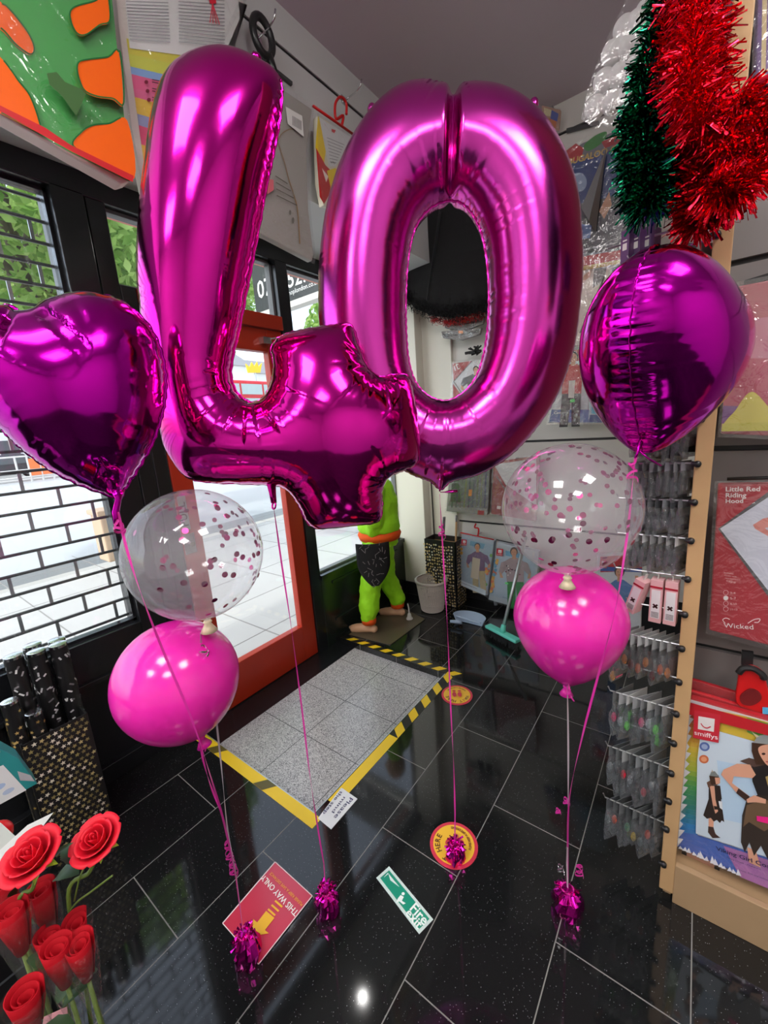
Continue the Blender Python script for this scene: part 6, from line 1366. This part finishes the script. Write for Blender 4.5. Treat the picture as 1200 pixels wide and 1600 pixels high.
# ------------------------------------------------------------------ left corner: star box, party cannons, roses
SX = -1.70; y1 = float(onx(181, 1290, SX)[1]); y0 = float(onx(33, 1168, SX)[1]); zt = float(onx(131, 1117, SX)[2])
sb = thing('star_box', 'black display box printed with gold stars below the grille', 'box', (SX-.12, (y0+y1)/2, 0))
m = MB(); th = .006; bx0 = SX-.235
m.b2((SX-th, y0, 0), (SX, y1, zt)); m.b2((bx0, y0, 0), (bx0+th, y1, zt)); m.b2((bx0, y0, 0), (SX, y0+th, zt)); m.b2((bx0, y1-th, 0), (SX, y1, zt)); m.b2((bx0, y0, 0), (SX, y1, .012)); m.build('carton', black_m, sb)
def star5(c, R, U, r0, a0, n=5): return [np.array(c)+(R*math.cos(a0+PI*k/n)+U*math.sin(a0+PI*k/n))*(r0 if k % 2 == 0 else r0*.45) for k in range(2*n)]
def stars(pic, A, R, U, w, h, sp, seed, rs=.0088):
    r = np.random.default_rng(seed); ny = int(h/sp); nx = int(w/sp)
    for j in range(ny):
        for i in range(nx):
            u = (i+.5+(.5 if j % 2 else 0))*sp+r.uniform(-.1, .1)*sp; v = (j+.5)*sp+r.uniform(-.1, .1)*sp
            if u > w-rs: continue
            pic.poly3(star5(A+R*u+U*v, R, U, rs, r.uniform(0, 6)), ((206, 188, 130), (166, 150, 96), (244, 236, 216), (140, 128, 84))[r.integers(0, 4)])
p = Pic((SX+.0005, 0, 0), (1, 0, 0), 0); p.off = .0004; stars(p, np.array([SX, y0, .006]), np.array([0, 1.0, 0]), np.array([0, 0, 1.0]), y1-y0, zt-.008, .0200, 1); p.done('star_print', sb)
p = Pic((0, y0-.0005, 0), (0, -1, 0), 0); p.off = .0004; stars(p, np.array([bx0, y0, .006]), np.array([1.0, 0, 0]), np.array([0, 0, 1.0]), .235, zt-.008, .0200, 2); p.done('star_print', sb)
def cannon(label, px, py, X, zb, R, gold, seed, text=False):
    T = onx(px, py, X); H = T[2]-zb; t = thing('party_cannon', label, 'party cannon', (T[0], T[1], zb), group='party cannons in the star box'); M = Matrix.Translation((T[0], T[1], zb)); r = np.random.default_rng(seed)
    MB().lathe([(.001, 0), (R, 0), (R, H-.004), (.001, H-.004)], 28, M).build('tube', black_m, t, smooth=True, angle=.8)
    MB().lathe([(R+.0006, H-.010), (R+.0006, H), (R*.8, H+.0015), (.001, H+.001)], 28, M).build('silver_cap', chrome, t, smooth=True, angle=.8)
    f = MB()
    for k in range(130 if not gold else 110):
        a = r.uniform(0, 2*PI); z = r.uniform(.01, H-.02); e = np.array([math.cos(a), math.sin(a), 0]); s = np.array([-e[1], e[0], 0]); c = np.array([T[0], T[1], zb+z])+e*(R+.0009)
        if gold: f.cc = srgb(*((206, 176, 110), (150, 128, 70), (226, 206, 170))[k % 3]); f.add(star5(c, s, np.array([0, 0, 1.0]), .007, r.uniform(0, 6)), [tuple(range(10))])
        else:
            f.cc = srgb(*((236, 236, 234), (196, 196, 198), (120, 120, 122))[k % 3]); an = r.uniform(0, PI); d = s*math.cos(an)+np.array([0, 0, 1])*math.sin(an); q = np.cross(e, d); l, w = r.uniform(.005, .009), .0028; f.add([c-d*l-q*w, c+d*l-q*w, c+d*l+q*w, c-d*l+q*w], [(0, 1, 2, 3)])
    f.build('confetti_print', printg, t, fixn=False)
    g = MB(); g.cc = srgb(176, 206, 170); a = -2.2; g.add([np.array([T[0], T[1], zb+z])+np.array([math.cos(a+da), math.sin(a+da), 0])*(R+.001) for da, z in ((0, H-.05), (.5, H-.05), (.5, H-.005), (0, H-.005))], [(0, 1, 2, 3)]); g.build('green_label', printg, t, fixn=False)
    if text:
        a = math.atan2(-.25-T[1]+.0, 0-T[0])+.35; e = np.array([math.cos(a), math.sin(a), 0]); s = np.array([-e[1], e[0], 0]); q = Pic(np.array([T[0], T[1], zb])+e*(R+.0015), e, .0002)
        q.text3('CANNON', np.array([T[0], T[1], zb+H*.18])+e*(R+.0015)+s*.006, np.array([0, 0, 1.0]), -s, .075, (226, 226, 226), .01); q.done('lettering', t)
Rc = .026
cannon('silver-flecked black party cannon at the right end of the star box', 90, 1006, -1.80, .02, Rc, False, 1, True)
cannon('silver-flecked black party cannon in the middle front of the star box', 56, 1017, -1.80, .02, Rc, False, 2)
cannon('silver-flecked black party cannon at the left end of the star box', 20, 1024, -1.80, .02, Rc, False, 3)
cannon('silver-flecked black party cannon behind the right end one', 88, 999, -1.865, .02, Rc, False, 4)
cannon('silver-flecked black party cannon behind the middle one', 50, 1007, -1.865, .02, Rc, False, 5)
cannon('short gold-star party cannon in the front of the star box, right', 52, 1112, -1.735, .02, .022, True, 6)
cannon('short gold-star party cannon in the front of the star box, left', 14, 1095, -1.74, .02, .022, True, 7)
# low display table, teal pack, card, roses
m = MB(); tb = thing('display_table', 'black display table at the lower left under the roses', 'table', (-1.25, -.25, 0))
ZT = .70
MB().b2((-1.45, -.5, ZT-.03), (-1.07, .03, ZT)).build('tabletop', black_m, tb)
MB().b2((-1.43, -.48, 0), (-1.09, .015, ZT-.03)).build('cabinet_base', black_m, tb)
def d_teal(p): pass
P = at(22, 1292, .92); t = thing('teal_pack', 'teal and white illustrated box on the black display table', 'box', (P[0], P[1], ZT))
Nt = CAM-P; Nt[2] = 0; Nt /= np.linalg.norm(Nt); Rt = np.cross([0, 0, 1.0], Nt); A = np.array([P[0], P[1], ZT])
hh = .13; poly = [A-Rt*.12, A+Rt*.055, A+Rt*.038+np.array([0, 0, hh*.62]), A+Rt*.012+np.array([0, 0, hh]), A-Rt*.12+np.array([0, 0, hh*1.05])]
m = MB(); m.prism(poly, -Nt*.05); m.build('carton', pm('teal_card', srgb(42, 140, 140), .5), t, bevel=.002)
q = Pic(A+Nt*.0008, Nt, .0004); Z_ = np.array([0, 0, 1.0]); f = lambda x, z: A+Rt*x+Z_*z
q.poly3([f(-.12, 0), f(.035, 0), f(.012, .085), f(-.12, .10)], (226, 230, 230)); q.poly3([f(.03, .03), f(.052, .01), f(.048, .03), f(.03, .055)], (176, 176, 180))
q.poly3([f(-.02+.018*math.cos(a), .062+.013*math.sin(a)) for a in np.linspace(0, 6, 14)], (110, 180, 130)); q.poly3([f(-.005+.012*math.cos(a), .04+.007*math.sin(a)) for a in np.linspace(0, 6, 14)], (170, 196, 226)); q.poly3([f(.008+.010*math.cos(a), .02+.006*math.sin(a)) for a in np.linspace(0, 6, 14)], (180, 200, 222)); q.poly3([f(-.04+.022*math.cos(a), .022+.010*math.sin(a)) for a in np.linspace(0, 6, 14)], (244, 176, 50)); q.poly3([f(.0, .100), f(.014, .118), f(.01, .128), f(-.01, .12)], (196, 176, 170)); q.done('illustration', t)
# white folded card
t = thing('white_card', 'white folded paper card leaning between the teal box and the roses', 'card', at(20, 1340, .72))
def sheet_px(pts, name, col, root, t0, t1=None):
    P = [at(x, y, t0+(0 if t1 is None else (t1-t0)*i/(len(pts)-1))) for i, (x, y) in enumerate(pts)]; m = MB(); m.cc = srgb(*col); m.prism(P, _f*.0012); m.c = [m.cc]*len(m.f); return m.build(name, printm, root)
sheet_px([(83, 1270), (60, 1300), (30, 1345), (-30, 1385), (-40, 1365), (0, 1328), (42, 1290)], 'front_leaf', (226, 230, 228), t, .72)
sheet_px([(-40, 1290), (0, 1286), (24, 1308), (40, 1296), (0, 1340), (-40, 1372)], 'back_leaf', (196, 202, 196), t, .735)
t = thing('red_ornament', 'red rounded thing half hidden behind the white card at the left edge', 'ornament', at(0, 1318, .78)); m = MB(); m.ell(at(-4, 1304, .78), (.024, .024, .022)); m.build('bulb', redpl, t, smooth=True)
# rose stand
rz = float(at(90, 1612, .66)[2]); rc = at(40, 1600, .66)
st = thing('rose_stand', 'tall black star-printed stand holding the artificial roses', 'stand', (rc[0], rc[1]-.02, 0))
sx0, sx1, sy0, sy1 = rc[0]-.12, rc[0]+.075, rc[1]-.15, rc[1]+.05
m = MB(); m.b2((sx0, sy0, 0), (sx1, sy1, .02)); m.b2((sx0, sy0, 0), (sx0+.005, sy1, rz)); m.b2((sx1-.005, sy0, 0), (sx1, sy1, rz)); m.b2((sx0, sy0, 0), (sx1, sy0+.005, rz)); m.b2((sx0, sy1-.005, 0), (sx1, sy1, rz)); m.b2((sx0, sy0, rz-.25), (sx1, sy1, rz-.245)); m.build('carton', black_m, st)
p = Pic((sx1+.0005, 0, 0), (1, 0, 0), 0); p.off = .0004; stars(p, np.array([sx1, sy0, rz-.3]), np.array([0, 1.0, 0]), np.array([0, 0, 1.0]), sy1-sy0, .3, .0200, 4); p.done('star_print', st)
p = Pic((0, sy1+.0005, 0), (0, 1, 0), 0); p.off = .0004; stars(p, np.array([sx1, sy1, rz-.3]), np.array([-1.0, 0, 0]), np.array([0, 0, 1.0]), sx1-sx0, .3, .0200, 5); p.done('star_print', st)
t = thing('pink_paper', 'dusty pink paper sheet at the foot of the roses', 'paper', at(90, 1600, .655)); sheet_px([(68, 1590), (104, 1574), (112, 1640), (60, 1640)], 'sheet', (214, 150, 158), t, .63)
def rose_head(c, axis, R, root, seed):
    r = np.random.default_rng(seed); z = Vector(axis).normalized(); B = z.to_track_quat('Z', 'Y').to_matrix(); m = MB(); nU, nV = 9, 7
    def petal(ph, rad, hgt, wid, op, curl):
        vs = []
        for j in range(nV+1):
            v = j/nV
            for i in range(nU+1):
                u = i/nU*2-1; w = wid*math.sin(PI*min(1, .18+.62*v))*(1 if v < .8 else 1-(v-.8)*1.3*abs(u)); a = ph+u*w; rr = rad*(.35+.65*math.sin(min(1, v*1.25)*PI/2))+op*v**2*R+curl*max(0, v-.72)*R*1.8; zz = hgt*v-(curl*max(0, v-.75)**2*R*4.0)-.05*R*u*u*v+r.uniform(-1, 1)*.012*R*v
                vs.append(tov(c)+B@Vector((rr*math.cos(a), rr*math.sin(a), zz-R*.55)))
        o_ = len(vs); fs = [(j*(nU+1)+i, j*(nU+1)+i+1, (j+1)*(nU+1)+i+1, (j+1)*(nU+1)+i) for j in range(nV) for i in range(nU)]; m.add(vs, fs)
    for k in range(5): petal(k*2.4, R*(.10+.05*k), R*(1.12-.01*k), 1.5, .0, .0)
    for k in range(5): petal(k*2*PI/5+.3, R*.42, R*1.08, 1.05, .06, .10)
    for k in range(6): petal(k*2*PI/6+.8, R*.60, R*1.0, .95, .10, .25)
    for k in range(6): petal(k*2*PI/6+.2, R*.74, R*.84, .92, .18, .45)
    o = m.build('bloom', rose_m, root, smooth=True, fixn=False); s = o.modifiers.new('s', 'SOLIDIFY'); s.thickness = .0009
    cx = MB()
    for k in range(5):
        a = k*2*PI/5; e = B@Vector((math.cos(a), math.sin(a), 0)); n = B@Vector((0, 0, 1)); b0 = tov(c)-n*R*.55; sd = B@Vector((-math.sin(a), math.cos(a), 0)); tip = b0+e*R*.75-n*R*.25
        cx.add([b0-sd*.004, b0+sd*.004, b0+e*R*.45+sd*.006-n*.003, tip, b0+e*R*.45-sd*.006-n*.003], [(0, 1, 2, 3, 4)])
    cx.ell(tov(c)-(B@Vector((0, 0, R*.58))), (.007, .007, .009)); cx.build('calyx', pm('calyx_green', srgb(170, 196, 50), .5) if 'calyx_green' not in MATS else MATS['calyx_green'], root, fixn=False); return tov(c)-(B@Vector((0, 0, R*.6)))
def leaf(root, c, d, L, W, name='leaf'):
    c = tov(c); d = tov(d).normalized(); s = d.cross(Vector((0.2, .1, 1))).normalized(); n = s.cross(d); vs = []; fs = []; k = 8
    for i in range(k+1):
        v = i/k; w = W*math.sin(PI*v)**.8*(1+.12*(i % 2)); q = c+d*L*v+n*(.15*L*math.sin(PI*v)); vs += [q-s*w+n*w*.3, q, q+s*w+n*w*.3]
    for i in range(k): fs += [(3*i, 3*i+1, 3*i+4, 3*i+3), (3*i+1, 3*i+2, 3*i+5, 3*i+4)]
    m = MB(); m.add(vs, fs); m.build(name, leaf_m, root, smooth=True, fixn=False)
def open_rose(label, px, py, t0, axis, foot, seed, R, leaves=()):
    c = at(px, py, t0); F_ = at(*foot, t0+.02); F_ = np.array([F_[0], F_[1], rz-.2]); t = thing('artificial_rose', label, 'rose', F_, group='artificial roses'); b = np.array(rose_head(c, axis, R, t, seed))
    mid = at(*foot, t0+.01); P = cat_rom([b, b*.6+mid*.4+np.array([.004, 0, 0]), mid, F_], 8, False); m = MB(); m.tube(P, .0032, 8); m.build('stem', stem_m, t, smooth=True)
    for (lx, ly, dx, dy, L, W) in leaves:
        A = at(lx, ly, t0+.012); D = at(lx+dx, ly+dy, t0+.02)-A; leaf(t, A, D, L, W)
    return t
o = open_rose('open red rose at the right on a bare pale green stem', 151, 1313, .66, (.25, -.35, 1), (108, 1418), 1, .033, leaves=((128, 1352, -30, -22, .045, .014), (124, 1366, -34, 6, .05, .015)))
m = MB(); A = [at(x, y, .67) for x, y in ((108, 1424), (122, 1408), (140, 1395), (160, 1380), (176, 1368))]; m.tube(cat_rom(A, 5, False), .0016, 6); m.build('side_twig', stem_m, o, smooth=True)
m = MB(); A = [at(x, y, .66) for x, y in ((116, 1408), (124, 1372), (132, 1354))]; m.tube(A, .0014, 6); m.build('side_twig', stem_m, o, smooth=True)
open_rose('open red rose at the left, in front of the white card', 50, 1338, .62, (.2, -.3, 1), (34, 1440), 2, .036, leaves=((40, 1375, -14, 24, .04, .012), (68, 1360, 26, -24, .05, .006)))
def bud(label, px, py, t0, R, L, tilt, seed):
    c = at(px, py, t0); ax = Vector((tilt[0], tilt[1], 1)).normalized(); foot = np.array(tov(c)-ax*(c[2]-rz+.18)/max(.3, ax.z)); t = thing('rolled_rose', label, 'rose', foot, group='rolled red roses in sleeves')
    M = aim(c, ax); m = MB(); vs = []; fs = []; n = 60
    for i in range(n+1):
        a = i/n*2*PI*2.6; rr = R*(1-.70*i/n)
        for (z, k) in ((.0-.10*R*math.sin(a+seed), 1.0+.10*math.sin(a*1.0)), (-L*.45, .86), (-L, .45)): vs.append(M@Vector((rr*k*math.cos(a), rr*k*math.sin(a), z-(i/n)*R*.5*(1 if z > -.02 else 0))))
    for i in range(n): fs += [(3*i, 3*i+1, 3*i+4, 3*i+3), (3*i+1, 3*i+2, 3*i+5, 3*i+4)]
    m.add(vs, fs); o = m.build('rolled_bloom', felt_m, t, smooth=True, fixn=False); s = o.modifiers.new('s', 'SOLIDIFY'); s.thickness = .0014
    m = MB(); m.tube([M@Vector((0, 0, -L)), tuple(foot)], .003, 8); m.build('stem', stem_m, t, smooth=True)
    m = MB(); m.lathe([(R*1.12, -.004), (R*1.02, -L*.6), (R*.7, -L*1.3), (R*.25, -L*2.4)], 20, M, cap=False); m.build('clear_sleeve', plastic, t, smooth=True, fixn=False)
    leaf(t, M@Vector((0, 0, -L*1.2)), (math.cos(seed), math.sin(seed), -.6), .05, .012)
buds = [('rolled red rose lowest of all at the bottom left corner', 36, 1552, .56, .023, .075, (.12, 0), 1), ('rolled red rose, front one of the close group of four', 86, 1478, .60, .021, .08, (.05, .0), 2),
 ('rolled red rose, left one of the close group of four', 76, 1456, .63, .019, .08, (.0, .04), 3), ('rolled red rose, right front one of the close group of four', 122, 1472, .61, .020, .08, (.10, 0), 4),
 ('rolled red rose, back one of the close group of four', 118, 1438, .65, .020, .07, (.12, .06), 5), ('rolled red rose under the left open rose', 60, 1388, .66, .022, .09, (.06, .0), 6),
 ('rolled red rose at the left edge, the nearer one', 14, 1420, .60, .022, .085, (.04, 0), 7), ('rolled red rose at the left edge, the farther one', 4, 1378, .66, .020, .085, (.0, 0), 8)]
for b_ in buds: bud(*b_)
